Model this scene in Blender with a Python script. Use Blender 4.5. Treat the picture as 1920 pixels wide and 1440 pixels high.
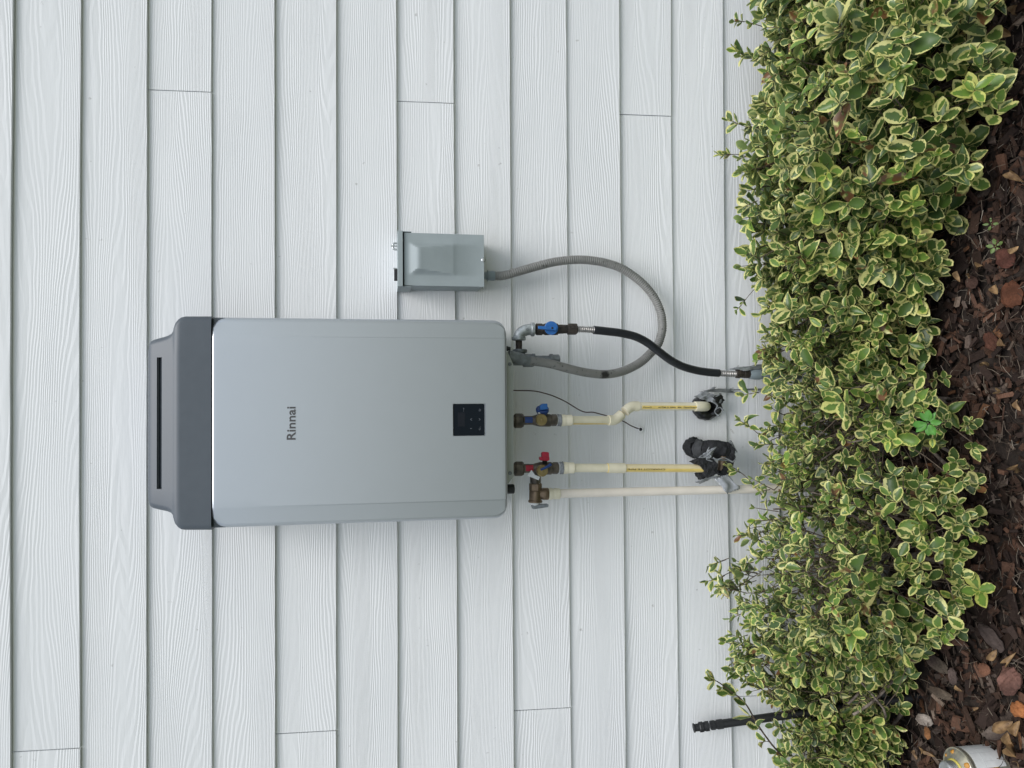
import bpy, bmesh, math, random
from mathutils import Vector, Matrix, noise
scene = bpy.context.scene
for o in list(bpy.data.objects): bpy.data.objects.remove(o)
V = Vector
rnd = random.Random(11)

# ------------------------------------------------------------------ camera
# A phone held upright in front of the wall; the picture file lies on its side,
# so the camera is rolled by a quarter turn: image left is up, image top is right.
PITCH, YAW, ROLL = 0.1688, 0.0176, -0.0036
DIST, CAMH, FPX = 2.0194, 1.45, 1442.0
fwd = V((math.sin(YAW)*math.cos(PITCH), math.cos(YAW)*math.cos(PITCH), -math.sin(PITCH)))
rgt = V((math.cos(YAW), -math.sin(YAW), 0)); upv = rgt.cross(fwd)
c_, s_ = math.cos(ROLL), math.sin(ROLL)
rgt, upv = c_*rgt + s_*upv, -s_*rgt + c_*upv
CAM = V((0, -DIST, CAMH))
cam = bpy.data.cameras.new('camera'); camo = bpy.data.objects.new('camera', cam)
scene.collection.objects.link(camo)
camo.matrix_world = Matrix.Translation(CAM) @ Matrix((-upv, rgt, -fwd)).transposed().to_4x4()
cam.sensor_fit = 'HORIZONTAL'; cam.sensor_width = 36.0; cam.lens = 36.0*FPX/1920.0
cam.clip_start = 0.05; cam.clip_end = 2000
scene.camera = camo

# ------------------------------------------------------------------ light: bright overcast
SUN_DIR = V((0.18, -0.50, 1.1)).normalized()
wd = bpy.data.worlds.new('World'); scene.world = wd; wd.use_nodes = True
nt = wd.node_tree; nt.nodes.clear()
sky = nt.nodes.new('ShaderNodeTexSky'); sky.sky_type = 'NISHITA'; sky.sun_disc = False
sky.sun_elevation = math.asin(SUN_DIR.z); sky.sun_rotation = math.atan2(SUN_DIR.x, SUN_DIR.y)
sky.air_density = 1.3; sky.dust_density = 1.5; sky.ozone_density = 1.0
hs = nt.nodes.new('ShaderNodeHueSaturation'); hs.inputs['Saturation'].default_value = 0.50
bg = nt.nodes.new('ShaderNodeBackground'); bg.inputs['Strength'].default_value = 0.11
wo = nt.nodes.new('ShaderNodeOutputWorld')
nt.links.new(sky.outputs[0], hs.inputs['Color']); nt.links.new(hs.outputs[0], bg.inputs['Color'])
nt.links.new(bg.outputs[0], wo.inputs['Surface'])
sl = bpy.data.lights.new('sun', 'SUN'); sl.energy = 1.7; sl.angle = math.radians(38); sl.color = (1.0, 0.985, 0.97)
so = bpy.data.objects.new('sun', sl); scene.collection.objects.link(so)
so.rotation_euler = (-SUN_DIR).to_track_quat('-Z', 'Y').to_euler(); so.location = SUN_DIR*6
scene.view_settings.view_transform = 'Standard'; scene.view_settings.look = 'None'
scene.view_settings.exposure = 0.55; scene.view_settings.gamma = 1.0
scene.cycles.max_bounces = 6; scene.cycles.use_denoising = True

# ------------------------------------------------------------------ measuring helpers
def at(px, py, y=0.0):
    d = fwd*FPX + rgt*(720-py) + upv*(960-px)
    return CAM + d*((y+DIST)/d.y)
def atz(px, py, z=0.0):
    d = fwd*FPX + rgt*(720-py) + upv*(960-px)
    return CAM + d*((z-CAMH)/d.z)
def interp(tab, x):
    if x <= tab[0][0]: return tab[0][1]
    for (a, b), (c, d) in zip(tab, tab[1:]):
        if x <= c: return b + (d-b)*(x-a)/(c-a)
    return tab[-1][1]

# ------------------------------------------------------------------ mesh helpers
COL = scene.collection
def thing(name, loc, label, cat, group=None):
    o = bpy.data.objects.new(name, None); COL.objects.link(o); o.location = loc
    o.empty_display_size = 0.05
    o['label'] = label; o['category'] = cat
    if group: o['group'] = group
    return o
def tag(o, label, cat, group=None):
    o['label'] = label; o['category'] = cat
    if group: o['group'] = group
    return o
def root_loc(p):
    l = V((0, 0, 0))
    while p is not None: l = l + p.location; p = p.parent
    return l

class MB:
    def __init__(s): s.v = []; s.f = []; s.m = []; s.sm = []
    def add(s, vs, fs, mat=0, smooth=False):
        b = len(s.v); s.v += [V(p) for p in vs]
        for f in fs:
            s.f.append(tuple(b+i for i in f)); s.m.append(mat); s.sm.append(smooth)
        return s
    def box(s, a, b, mat=0):
        x0, x1 = sorted((a[0], b[0])); y0, y1 = sorted((a[1], b[1])); z0, z1 = sorted((a[2], b[2]))
        return s.add([(x0,y0,z0),(x1,y0,z0),(x1,y1,z0),(x0,y1,z0),(x0,y0,z1),(x1,y0,z1),(x1,y1,z1),(x0,y1,z1)],
              [(0,3,2,1),(4,5,6,7),(0,1,5,4),(1,2,6,5),(2,3,7,6),(3,0,4,7)], mat)
    def prism(s, pts, off, mat=0):          # closed polygon extruded along off
        n = len(pts); off = V(off)
        vs = [V(p) for p in pts] + [V(p)+off for p in pts]
        fs = [tuple(range(n-1, -1, -1)), tuple(range(n, 2*n))] + [(i, (i+1) % n, n+(i+1) % n, n+i) for i in range(n)]
        return s.add(vs, fs, mat)
    def lathe(s, o, d, prof, seg=20, mat=0, smooth=True, phase=0.0, ref=None):
        o = V(o); d = V(d).normalized()
        a = V(ref) if ref else (V((0, 0, 1)) if abs(d.z) < .9 else V((1, 0, 0)))
        e1 = (a - d*a.dot(d)).normalized(); e2 = d.cross(e1)
        vs = []; fs = []
        for t, r in prof:
            for i in range(seg):
                an = phase + 2*math.pi*i/seg
                vs.append(o + d*t + (e1*math.cos(an) + e2*math.sin(an))*r)
        for k in range(len(prof)-1):
            for i in range(seg):
                j = (i+1) % seg
                fs.append((k*seg+i, k*seg+j, (k+1)*seg+j, (k+1)*seg+i))
        n = len(prof)
        fs.append(tuple(range(seg-1, -1, -1))); fs.append(tuple((n-1)*seg+i for i in range(seg)))
        return s.add(vs, fs, mat, smooth)
    def tube(s, path, rad, seg=12, mat=0, sub=6, smooth=True, arc=None):
        pts, rs = resample(path, rad, sub)
        vs = []; fs = []; n = len(pts)
        t0 = (pts[1]-pts[0]).normalized()
        a = V((0, -1, 0)) if abs(t0.y) < .9 else V((1, 0, 0))
        e1 = (a - t0*a.dot(t0)).normalized()
        for i, p in enumerate(pts):
            t = (pts[min(i+1, n-1)] - pts[max(i-1, 0)]).normalized()
            e1 = (e1 - t*e1.dot(t)).normalized(); e2 = t.cross(e1)
            m = seg if arc is None else seg+1
            for k in range(m):
                an = 2*math.pi*k/seg if arc is None else arc[0] + (arc[1]-arc[0])*k/seg
                vs.append(p + (e1*math.cos(an) + e2*math.sin(an))*rs[i])
        m = seg if arc is None else seg+1
        for i in range(n-1):
            for k in range(seg):
                j = (k+1) % m
                fs.append((i*m+k, i*m+j, (i+1)*m+j, (i+1)*m+k))
        if arc is None:
            fs.append(tuple(range(seg-1, -1, -1))); fs.append(tuple((n-1)*seg+k for k in range(seg)))
        return s.add(vs, fs, mat, smooth)
    def mesh(s, name, mats, off=V((0, 0, 0)), bevel=0, bseg=2):
        me = bpy.data.meshes.new(name)
        me.from_pydata([p-off for p in s.v], [], s.f)
        for m in (mats if isinstance(mats, (list, tuple)) else [mats]): me.materials.append(m)
        me.polygons.foreach_set('material_index', s.m); me.polygons.foreach_set('use_smooth', s.sm)
        bm = bmesh.new(); bm.from_mesh(me)
        bmesh.ops.recalc_face_normals(bm, faces=bm.faces)
        if bevel:
            es = [e for e in bm.edges if len(e.link_faces) == 2 and e.calc_face_angle(0) > .6]
            bmesh.ops.bevel(bm, geom=es, offset=bevel, segments=bseg, affect='EDGES', profile=.5, clamp_overlap=True)
        bm.to_mesh(me); bm.free(); me.update()
        return me
    def build(s, name, mats, parent=None, bevel=0, bseg=2, origin=None, angle=None):
        off = root_loc(parent) if parent else (origin if origin is not None else V((0, 0, 0)))
        me = s.mesh(name, mats, off, bevel, bseg)
        o = bpy.data.objects.new(name, me); COL.objects.link(o)
        if parent: o.parent = parent
        elif origin is not None: o.location = origin
        if angle: me.set_sharp_from_angle(angle=angle)
        return o

def resample(path, rad, sub):
    path = [V(p) for p in path]; n = len(path)
    rl = rad if isinstance(rad, (list, tuple)) else [rad]*n
    if sub <= 1 or n < 3: return path, list(rl)
    out = []; ro = []
    for i in range(n-1):
        p0, p1, p2, p3 = path[max(i-1, 0)], path[i], path[i+1], path[min(i+2, n-1)]
        for k in range(sub):
            t = k/sub
            out.append(.5*((2*p1) + (p2-p0)*t + (2*p0-5*p1+4*p2-p3)*t*t + (3*p1-p0-3*p2+p3)*t**3))
            ro.append(rl[i] + (rl[i+1]-rl[i])*t)
    out.append(path[-1]); ro.append(rl[-1])
    return out, ro
def even(path, step):                        # even spacing along a smooth path
    pts, _ = resample(path, 1, 24)
    out = [pts[0]]; acc = 0
    for a, b in zip(pts, pts[1:]):
        L = (b-a).length; d = step-acc
        while d <= L and L > 0:
            out.append(a + (b-a)*(d/L)); d += step
        acc = (acc + L) % step
    return out

# ------------------------------------------------------------------ materials
def M(name, col, rough=.5, metal=0.0, var=.08, vscale=14.0, col2=None, bump=0.0, bscale=220.0, spec=.5, coat=0.0, rvar=1.0):
    m = bpy.data.materials.new(name); m.use_nodes = True
    nt = m.node_tree; b = nt.nodes['Principled BSDF']
    b.inputs['Roughness'].default_value = rough; b.inputs['Metallic'].default_value = metal
    b.inputs['Specular IOR Level'].default_value = spec
    if coat: b.inputs['Coat Weight'].default_value = coat; b.inputs['Coat Roughness'].default_value = .15
    tc = nt.nodes.new('ShaderNodeNewGeometry')
    n = nt.nodes.new('ShaderNodeTexNoise'); n.inputs['Scale'].default_value = vscale; n.inputs['Detail'].default_value = 6
    nt.links.new(tc.outputs['Position'], n.inputs['Vector'])
    r = nt.nodes.new('ShaderNodeValToRGB')
    a = [max(0, c*(1-var)) for c in col]; z = [min(1, c*(1+var)) for c in (col2 or col)]
    r.color_ramp.elements[0].position = .32; r.color_ramp.elements[1].position = .68
    r.color_ramp.elements[0].color = (*a, 1); r.color_ramp.elements[1].color = (*z, 1)
    nt.links.new(n.outputs[0], r.inputs[0]); nt.links.new(r.outputs[0], b.inputs['Base Color'])
    mr = nt.nodes.new('ShaderNodeMapRange'); mr.inputs['To Min'].default_value = max(.02, rough-.06*rvar); mr.inputs['To Max'].default_value = min(1, rough+.08*rvar)
    nt.links.new(n.outputs[0], mr.inputs[0]); nt.links.new(mr.outputs[0], b.inputs['Roughness'])
    if bump:
        n2 = nt.nodes.new('ShaderNodeTexNoise'); n2.inputs['Scale'].default_value = bscale; n2.inputs['Detail'].default_value = 4
        nt.links.new(tc.outputs['Position'], n2.inputs['Vector'])
        bp = nt.nodes.new('ShaderNodeBump'); bp.inputs['Strength'].default_value = bump; bp.inputs['Distance'].default_value = .002
        nt.links.new(n2.outputs[0], bp.inputs['Height']); nt.links.new(bp.outputs[0], b.inputs['Normal'])
    return m

def math_node(nt, op, a, b=None, c=None):
    n = nt.nodes.new('ShaderNodeMath'); n.operation = op
    for i, v in enumerate((a, b, c)):
        if v is None: continue
        if isinstance(v, (int, float)): n.inputs[i].default_value = v
        else: nt.links.new(v, n.inputs[i])
    return n.outputs[0]

def siding_material():
    m = bpy.data.materials.new('painted_siding'); m.use_nodes = True; nt = m.node_tree
    b = nt.nodes['Principled BSDF']; b.inputs['Roughness'].default_value = .55; b.inputs['Specular IOR Level'].default_value = .3
    g = nt.nodes.new('ShaderNodeNewGeometry'); oi = nt.nodes.new('ShaderNodeObjectInfo')
    sp = nt.nodes.new('ShaderNodeSeparateXYZ'); nt.links.new(g.outputs['Position'], sp.inputs[0])
    def ns(sx, sz, seed, detail, rough=.5):
        cb = nt.nodes.new('ShaderNodeCombineXYZ')
        nt.links.new(math_node(nt, 'MULTIPLY', sp.outputs[0], sx), cb.inputs[0])
        nt.links.new(math_node(nt, 'MULTIPLY', sp.outputs[2], sz), cb.inputs[1])
        nt.links.new(math_node(nt, 'MULTIPLY_ADD', oi.outputs['Random'], 61.0, seed), cb.inputs[2])
        n = nt.nodes.new('ShaderNodeTexNoise'); n.inputs['Scale'].default_value = 1.0
        n.inputs['Detail'].default_value = detail; n.inputs['Roughness'].default_value = rough
        nt.links.new(cb.outputs[0], n.inputs['Vector']); return n.outputs[0]
    big = ns(.85, 11.0, 0.0, .4); mid = ns(8.0, 40.0, 7.0, 2.0); fine = ns(30.0, 420.0, 13.0, 2.0)
    amp = ns(2.2, 11.0, 21.0, 1.0)
    ph = math_node(nt, 'MULTIPLY', sp.outputs[2], math_node(nt, 'MULTIPLY_ADD', oi.outputs['Random'], 70.0, 138.0))
    ph = math_node(nt, 'MULTIPLY_ADD', big, 24.0, ph)
    ph = math_node(nt, 'MULTIPLY_ADD', mid, 1.5, ph)
    fr = math_node(nt, 'FRACT', ph)
    # ridge with one steep flank, as pressed cedar grain has
    up = math_node(nt, 'MULTIPLY', fr, 1.9)
    dn = math_node(nt, 'MULTIPLY', math_node(nt, 'SUBTRACT', 1.0, fr), 2.8)
    h = math_node(nt, 'MINIMUM', up, dn)
    am = nt.nodes.new('ShaderNodeMapRange'); am.inputs['From Min'].default_value = .3; am.inputs['From Max'].default_value = .68
    am.inputs['To Min'].default_value = .5; am.inputs['To Max'].default_value = 1.0; nt.links.new(amp, am.inputs[0])
    h = math_node(nt, 'MULTIPLY', h, am.outputs[0])
    h = math_node(nt, 'MULTIPLY_ADD', fine, .3, h)
    bp = nt.nodes.new('ShaderNodeBump'); bp.inputs['Strength'].default_value = 1.0; bp.inputs['Distance'].default_value = .0005
    nt.links.new(h, bp.inputs['Height']); nt.links.new(bp.outputs[0], b.inputs['Normal'])
    # chalky paint: faint blotches and a slightly different age on every board
    bl = ns(3.0, 6.0, 33.0, 5.0, .6)
    mx = nt.nodes.new('ShaderNodeMix'); mx.data_type = 'RGBA'
    mx.inputs['A'].default_value = (.70, .715, .725, 1); mx.inputs['B'].default_value = (.79, .80, .805, 1)
    f = math_node(nt, 'MULTIPLY_ADD', math_node(nt, 'SUBTRACT', oi.outputs['Random'], .5), .35, bl)
    nt.links.new(f, mx.inputs['Factor'])
    # sparse grey specks and scuffs
    sp2 = nt.nodes.new('ShaderNodeTexNoise'); sp2.inputs['Scale'].default_value = 55; sp2.inputs['Detail'].default_value = 2
    nt.links.new(g.outputs['Position'], sp2.inputs['Vector'])
    mk = nt.nodes.new('ShaderNodeMapRange'); mk.inputs['From Min'].default_value = .74; mk.inputs['From Max'].default_value = .80
    mk.inputs['To Max'].default_value = .5; nt.links.new(sp2.outputs[0], mk.inputs[0])
    m2 = nt.nodes.new('ShaderNodeMix'); m2.data_type = 'RGBA'; m2.inputs['B'].default_value = (.32, .32, .30, 1)
    nt.links.new(mx.outputs['Result'], m2.inputs['A']); nt.links.new(mk.outputs[0], m2.inputs['Factor'])
    nt.links.new(m2.outputs['Result'], b.inputs['Base Color'])
    return m

def leaf_material():
    m = bpy.data.materials.new('variegated_leaf'); m.use_nodes = True; nt = m.node_tree
    b = nt.nodes['Principled BSDF']; b.inputs['Roughness'].default_value = .36; b.inputs['Specular IOR Level'].default_value = .5
    at_ = nt.nodes.new('ShaderNodeAttribute'); at_.attribute_name = 'leafdata'
    sep = nt.nodes.new('ShaderNodeSeparateColor'); nt.links.new(at_.outputs['Color'], sep.inputs[0])
    oi = nt.nodes.new('ShaderNodeObjectInfo'); so_ = nt.nodes.new('ShaderNodeSeparateColor'); nt.links.new(oi.outputs['Color'], so_.inputs[0])
    r1 = math_node(nt, 'ADD', sep.outputs[0], so_.outputs[0]); yg = math_node(nt, 'ADD', sep.outputs[1], so_.outputs[1])
    edge = sep.outputs[2]
    g = nt.nodes.new('ShaderNodeNewGeometry')
    n = nt.nodes.new('ShaderNodeTexNoise'); n.inputs['Scale'].default_value = 170; n.inputs['Detail'].default_value = 3
    nt.links.new(g.outputs['Position'], n.inputs['Vector'])
    n2 = nt.nodes.new('ShaderNodeTexNoise'); n2.inputs['Scale'].default_value = 60; n2.inputs['Detail'].default_value = 1
    nt.links.new(g.outputs['Position'], n2.inputs['Vector'])
    e = math_node(nt, 'MULTIPLY_ADD', math_node(nt, 'SUBTRACT', n.outputs[0], .5), .75, edge)
    e = math_node(nt, 'MULTIPLY_ADD', math_node(nt, 'SUBTRACT', n2.outputs[0], .5), .6, e)
    e = math_node(nt, 'MULTIPLY_ADD', math_node(nt, 'SUBTRACT', r1, .5), .46, e)
    mr = nt.nodes.new('ShaderNodeMapRange'); mr.inputs['From Min'].default_value = .63; mr.inputs['From Max'].default_value = .71
    nt.links.new(e, mr.inputs[0])
    def mix(a, b_, f):
        x = nt.nodes.new('ShaderNodeMix'); x.data_type = 'RGBA'
        for nm, v in (('A', a), ('B', b_)):
            if isinstance(v, tuple): x.inputs[nm].default_value = (*v, 1)
            else: nt.links.new(v, x.inputs[nm])
        nt.links.new(f, x.inputs['Factor']); return x.outputs['Result']
    green = mix((.024, .056, .014), (.086, .150, .027), r1)
    green = mix(green, (.20, .34, .055), yg)
    gm = nt.nodes.new('ShaderNodeMapRange'); gm.inputs['From Min'].default_value = .3; gm.inputs['From Max'].default_value = .7; gm.inputs['To Max'].default_value = .5
    nt.links.new(n2.outputs[0], gm.inputs[0])
    green = mix(green, (.070, .110, .044), gm.outputs[0])
    cream = mix((.63, .60, .25), (.50, .53, .12), yg)
    br1 = nt.nodes.new('ShaderNodeMapRange'); br1.inputs['From Min'].default_value = .945; br1.inputs['From Max'].default_value = .965
    nt.links.new(r1, br1.inputs[0])
    br2 = nt.nodes.new('ShaderNodeMapRange'); br2.inputs['From Min'].default_value = .42; br2.inputs['From Max'].default_value = .56
    nt.links.new(n2.outputs[0], br2.inputs[0])
    brown = math_node(nt, 'MULTIPLY', br1.outputs[0], br2.outputs[0])
    col = mix(mix(green, cream, mr.outputs[0]), (.16, .075, .03), brown)
    back = mix(col, (.30, .38, .16), math_node(nt, 'MULTIPLY', g.outputs['Backfacing'], .6))
    nt.links.new(back, b.inputs['Base Color'])
    tr = nt.nodes.new('ShaderNodeBsdfTranslucent'); nt.links.new(back, tr.inputs['Color'])
    ms = nt.nodes.new('ShaderNodeMixShader'); ms.inputs[0].default_value = .14
    out = nt.nodes['Material Output']
    nt.links.new(b.outputs[0], ms.inputs[1]); nt.links.new(tr.outputs[0], ms.inputs[2]); nt.links.new(ms.outputs[0], out.inputs[0])
    return m

def attr_material(name, rough=.85, bump=.5, spec=.2):
    m = bpy.data.materials.new(name); m.use_nodes = True; nt = m.node_tree
    b = nt.nodes['Principled BSDF']; b.inputs['Roughness'].default_value = rough; b.inputs['Specular IOR Level'].default_value = spec
    a = nt.nodes.new('ShaderNodeAttribute'); a.attribute_name = 'piece'
    g = nt.nodes.new('ShaderNodeNewGeometry')
    n = nt.nodes.new('ShaderNodeTexNoise'); n.inputs['Scale'].default_value = 180; n.inputs['Detail'].default_value = 5
    nt.links.new(g.outputs['Position'], n.inputs['Vector'])
    mr = nt.nodes.new('ShaderNodeMapRange'); mr.inputs['To Min'].default_value = .45; mr.inputs['To Max'].default_value = 1.5
    nt.links.new(n.outputs[0], mr.inputs[0])
    mx = nt.nodes.new('ShaderNodeMix'); mx.data_type = 'RGBA'; mx.blend_type = 'MULTIPLY'; mx.inputs['Factor'].default_value = 1
    nt.links.new(a.outputs['Color'], mx.inputs['A']); nt.links.new(mr.outputs[0], mx.inputs['B'])
    nt.links.new(mx.outputs['Result'], b.inputs['Base Color'])
    bp = nt.nodes.new('ShaderNodeBump'); bp.inputs['Strength'].default_value = bump; bp.inputs['Distance'].default_value = .003
    nt.links.new(n.outputs[0], bp.inputs['Height']); nt.links.new(bp.outputs[0], b.inputs['Normal'])
    return m

MAT = dict(
    siding=siding_material(),
    silver=M('silver_paint', (.485, .515, .55), .34, .70, .006, 30, rvar=.12),
    capgrey=M('charcoal_plastic', (.076, .091, .108), .45, 0, .04, 40, rvar=.3),
    dark=M('dark_recess', (.02, .021, .025), .6, 0, .1),
    glass=M('black_glass', (.006, .009, .015), .06, 0, .05, spec=.35),
    print=M('grey_print', (.46, .47, .48), .7),
    icon=M('icon_grey', (.11, .12, .14), .5),
    lcd=M('lcd_grey', (.011, .013, .019), .25, spec=.3),
    logo=M('logo_grey', (.085, .082, .085), .45, .2),
    flange=M('flange_paint', (.36, .38, .36), .45, .2, .06),
    black=M('black_rubber', (.012, .013, .015), .5, 0, .2, 60),
    hose=M('black_hose_jacket', (.016, .018, .023), .42, 0, .2, 40),
    boxgrey=M('grey_enamel', (.32, .365, .375), .58, 0, .05, 22, spec=.35, rvar=.4),
    zinc=M('zinc_metal', (.52, .54, .55), .38, .85, .15, 60, bump=.1, bscale=500),
    galv=M('galvanised_iron', (.40, .43, .44), .45, .6, .25, 120, bump=.35, bscale=420),
    galvd=M('dull_galvanised', (.20, .22, .23), .55, .45, .25, 90, bump=.3, bscale=380),
    iron=M('dark_iron', (.034, .031, .029), .55, .35, .35, 70, col2=(.060, .048, .040), bump=.35, bscale=400),
    bronze=M('dull_bronze', (.085, .075, .062), .45, .5, .3, 60, col2=(.13, .11, .088), bump=.25, bscale=420),
    bronze2=M('warm_bronze', (.20, .145, .095), .42, .6, .25, 60, bump=.25, bscale=420),
    brass=M('brass', (.34, .26, .12), .38, .65, .15, 60, bump=.1),
    blue=M('blue_vinyl', (.025, .14, .42), .45, 0, .12, 80),
    bluedk=M('dark_blue_print', (.02, .06, .22), .4, 0, .2, 120),
    red=M('red_vinyl', (.42, .018, .045), .42, 0, .15, 80),
    paper=M('white_paper', (.70, .71, .70), .7, 0, .06, 90),
    tapewhite=M('thread_tape', (.78, .79, .80), .5, 0, .06, 90),
    sealant=M('grey_sealant', (.23, .245, .26), .45, 0, .3, 160, bump=.8, bscale=300),
    cpvc=M('cream_cpvc', (.75, .70, .53), .42, 0, .05, 30, col2=(.78, .73, .57)),
    cpvcy=M('yellowed_cpvc', (.78, .67, .42), .42, 0, .06, 30),
    stripe=M('yellow_stripe', (.78, .60, .20), .45, 0, .08, 60),
    pinkpvc=M('pinkish_pvc', (.76, .70, .62), .42, 0, .05, 20),
    ink=M('black_ink', (.03, .03, .03), .6),
    steel=M('corrugated_steel', (.42, .40, .38), .3, .9, .2, 90),
    wire=M('brown_wire', (.06, .03, .03), .45, 0, .2, 60),
    foam=M('black_foam', (.014, .015, .017), .85, 0, .35, 90, bump=1.0, bscale=260),
    foamgrey=M('grey_foam_ring', (.045, .047, .05), .8, 0, .2, 90, bump=.6),
    plastic=M('black_film', (.014, .014, .015), .28, 0, .2, 60, bump=.5, bscale=90),
    tape=M('duct_tape', (.27, .285, .30), .34, .25, .2, 90, bump=.6, bscale=140),
    pvcgrey=M('grey_pvc', (.22, .265, .29), .45, 0, .08, 40),
    can=M('can_metal', (.34, .34, .31), .35, .6, .25, 70, col2=(.38, .36, .27)),
    canyellow=M('yellow_cement', (.50, .43, .10), .4, 0, .2, 60),
    orange=M('orange_stain', (.42, .20, .03), .55, 0, .2, 80),
    bark=M('shrub_bark', (.13, .10, .08), .85, 0, .35, 90, col2=(.20, .165, .135), bump=.9, bscale=260),
    twig=M('twig_bark', (.085, .062, .042), .8, 0, .35, 80, bump=.5),
    soil=M('soil', (.022, .015, .011), .95, 0, .5, 60, bump=1.0, bscale=120),
    lawn=M('lawn_grass', (.075, .095, .050), .9, 0, .35, 9, bump=1.0, bscale=60),
    concrete=M('foundation_concrete', (.34, .335, .32), .85, 0, .12, 12, bump=.5, bscale=160),
    leaf=leaf_material(),
    mulch=attr_material('bark_mulch'),
)

def conduit_material():
    m = M('grey_conduit_jacket', (.215, .215, .205), .5, 0, .08, 50)
    nt = m.node_tree; b = nt.nodes['Principled BSDF']; src = b.inputs['Base Color'].links[0].from_socket
    g = nt.nodes.new('ShaderNodeNewGeometry')
    n = nt.nodes.new('ShaderNodeTexNoise'); n.inputs['Scale'].default_value = 130; n.inputs['Detail'].default_value = 3
    nt.links.new(g.outputs['Position'], n.inputs['Vector'])
    mk = nt.nodes.new('ShaderNodeMapRange'); mk.inputs['From Min'].default_value = .62; mk.inputs['From Max'].default_value = .70; mk.inputs['To Max'].default_value = .75
    nt.links.new(n.outputs[0], mk.inputs[0])
    vd = nt.nodes.new('ShaderNodeVectorMath'); vd.operation = 'DISTANCE'
    nt.links.new(g.outputs['Position'], vd.inputs[0]); vd.inputs[1].default_value = at(1134, 704, -.115)
    md = nt.nodes.new('ShaderNodeMapRange'); md.inputs['From Min'].default_value = .016; md.inputs['From Max'].default_value = .008
    dn = math_node(nt, 'MULTIPLY_ADD', math_node(nt, 'SUBTRACT', n.outputs[0], .5), .02, vd.outputs['Value'])
    nt.links.new(dn, md.inputs[0])
    x = nt.nodes.new('ShaderNodeMix'); x.data_type = 'RGBA'; x.inputs['B'].default_value = (.03, .03, .03, 1)
    nt.links.new(src, x.inputs['A']); nt.links.new(math_node(nt, 'MAXIMUM', mk.outputs[0], md.outputs[0]), x.inputs['Factor'])
    nt.links.new(x.outputs['Result'], b.inputs['Base Color'])
    return m
MAT['conduit'] = conduit_material()

def text_mesh(txt, height, mat, name, parent, place, extrude=.0004, width=None, bold=0.0, spacing=1.0):
    """flat lettering; place(x, y, z) maps letter space (x along the line, y up, z off the surface) to the world"""
    cu = bpy.data.curves.new('lettering', 'FONT'); cu.body = txt; cu.size = 1.0; cu.align_x = 'LEFT'
    cu.extrude = .001; cu.offset = bold; cu.space_character = spacing; cu.resolution_u = 3
    to = bpy.data.objects.new('lettering', cu); COL.objects.link(to)
    dg = bpy.context.evaluated_depsgraph_get()
    me = bpy.data.meshes.new_from_object(to.evaluated_get(dg)); bpy.data.objects.remove(to)
    xs = [v.co.x for v in me.vertices]; ys = [v.co.y for v in me.vertices]
    x0, x1, y0, y1 = min(xs), max(xs), min(ys), max(ys)
    sy = height/(y1-y0); sx = (width/(x1-x0)) if width else sy
    off = root_loc(parent)
    for v in me.vertices:
        v.co = place((v.co.x-x0)*sx, (v.co.y-y0)*sy, extrude if v.co.z > 0 else 0) - off
    me.materials.clear(); me.materials.append(mat)
    bm = bmesh.new(); bm.from_mesh(me); bmesh.ops.recalc_face_normals(bm, faces=bm.faces); bm.to_mesh(me); bm.free()
    o = bpy.data.objects.new(name, me); COL.objects.link(o); o.parent = parent
    return o

# ================================================================== SETTING
def sheet(name, x0, x1, y0, y1, z, mat, nx=1, ny=1, amp=0):
    mb = MB(); vs = []; fs = []
    for j in range(ny+1):
        for i in range(nx+1):
            x = x0+(x1-x0)*i/nx; y = y0+(y1-y0)*j/ny
            vs.append((x, y, z + (amp*(noise.noise(V((x*9, y*9, 0)))+.5*noise.noise(V((x*25, y*25, 3)))) if amp else 0)))
    for j in range(ny):
        for i in range(nx):
            a = j*(nx+1)+i; fs.append((a, a+1, a+nx+2, a+nx+1))
    mb.add(vs, fs, 0, True); o = mb.build(name, mat); o['kind'] = 'structure'; return o
sheet('ground', -300, 300, -300, 300, -.035, MAT['soil'])
sheet('planting_bed', -2.6, 2.6, -1.25, .05, -.004, MAT['soil'], 130, 66, .010)
sheet('lawn', -300, 300, -300, -1.25, -.012, MAT['lawn'])
fd = MB().box((-3, .012, -.2), (3, .25, .21)).build('foundation', MAT['concrete']); fd['kind'] = 'structure'

# ------------------------------------------------------------------ lap-siding wall, one object per board
LAP = .1524
ROWS = {0: [(25.7,0),(20.7,480),(19.3,960),(20.7,1440)], 1: [(152.3,0),(149.3,480),(148.7,960),(150.7,1440)],
 2: [(276,0),(275.3,480),(274.7,960),(274.7,1440)], 3: [(397.3,0),(396.7,480),(398,960),(398,1440)],
 4: [(515,0),(515,480),(516,960),(516,1440)], 5: [(631,0),(631,480),(631,960),(631,1440)],
 6: [(743.3,0),(744.3,240),(746,1200),(746,1440)], 7: [(850.7,0),(851.3,240),(857.7,1200),(858.3,1440)],
 8: [(956.7,0),(957.3,240),(962.7,1200),(964.3,1440)], 9: [(1062.3,0),(1063.3,240),(1069.3,1200),(1072.3,1440)],
 10: [(1161.7,0),(1162.7,240),(1172.3,1200),(1174,1440)], 11: [(1258.7,0),(1259,240),(1271.7,1200),(1274.3,1440)],
 12: [(1355.6,0),(1360.4,640),(1366.5,1000),(1374,1440)], 13: [(1451,0),(1458.9,640),(1466,1310),(1467.5,1440)]}
JOINT = {1: (86,1407.8), 3: (337,169.3), 5: (575,1374), 7: (798,190.8), 9: (1018,1331), 11: (1212,215.3), 13: (1425,1305)}
wall = thing('siding_wall', V((0, .02, .19)), 'white lap-siding house wall of wood-grained boards behind everything', 'wall')
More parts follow.
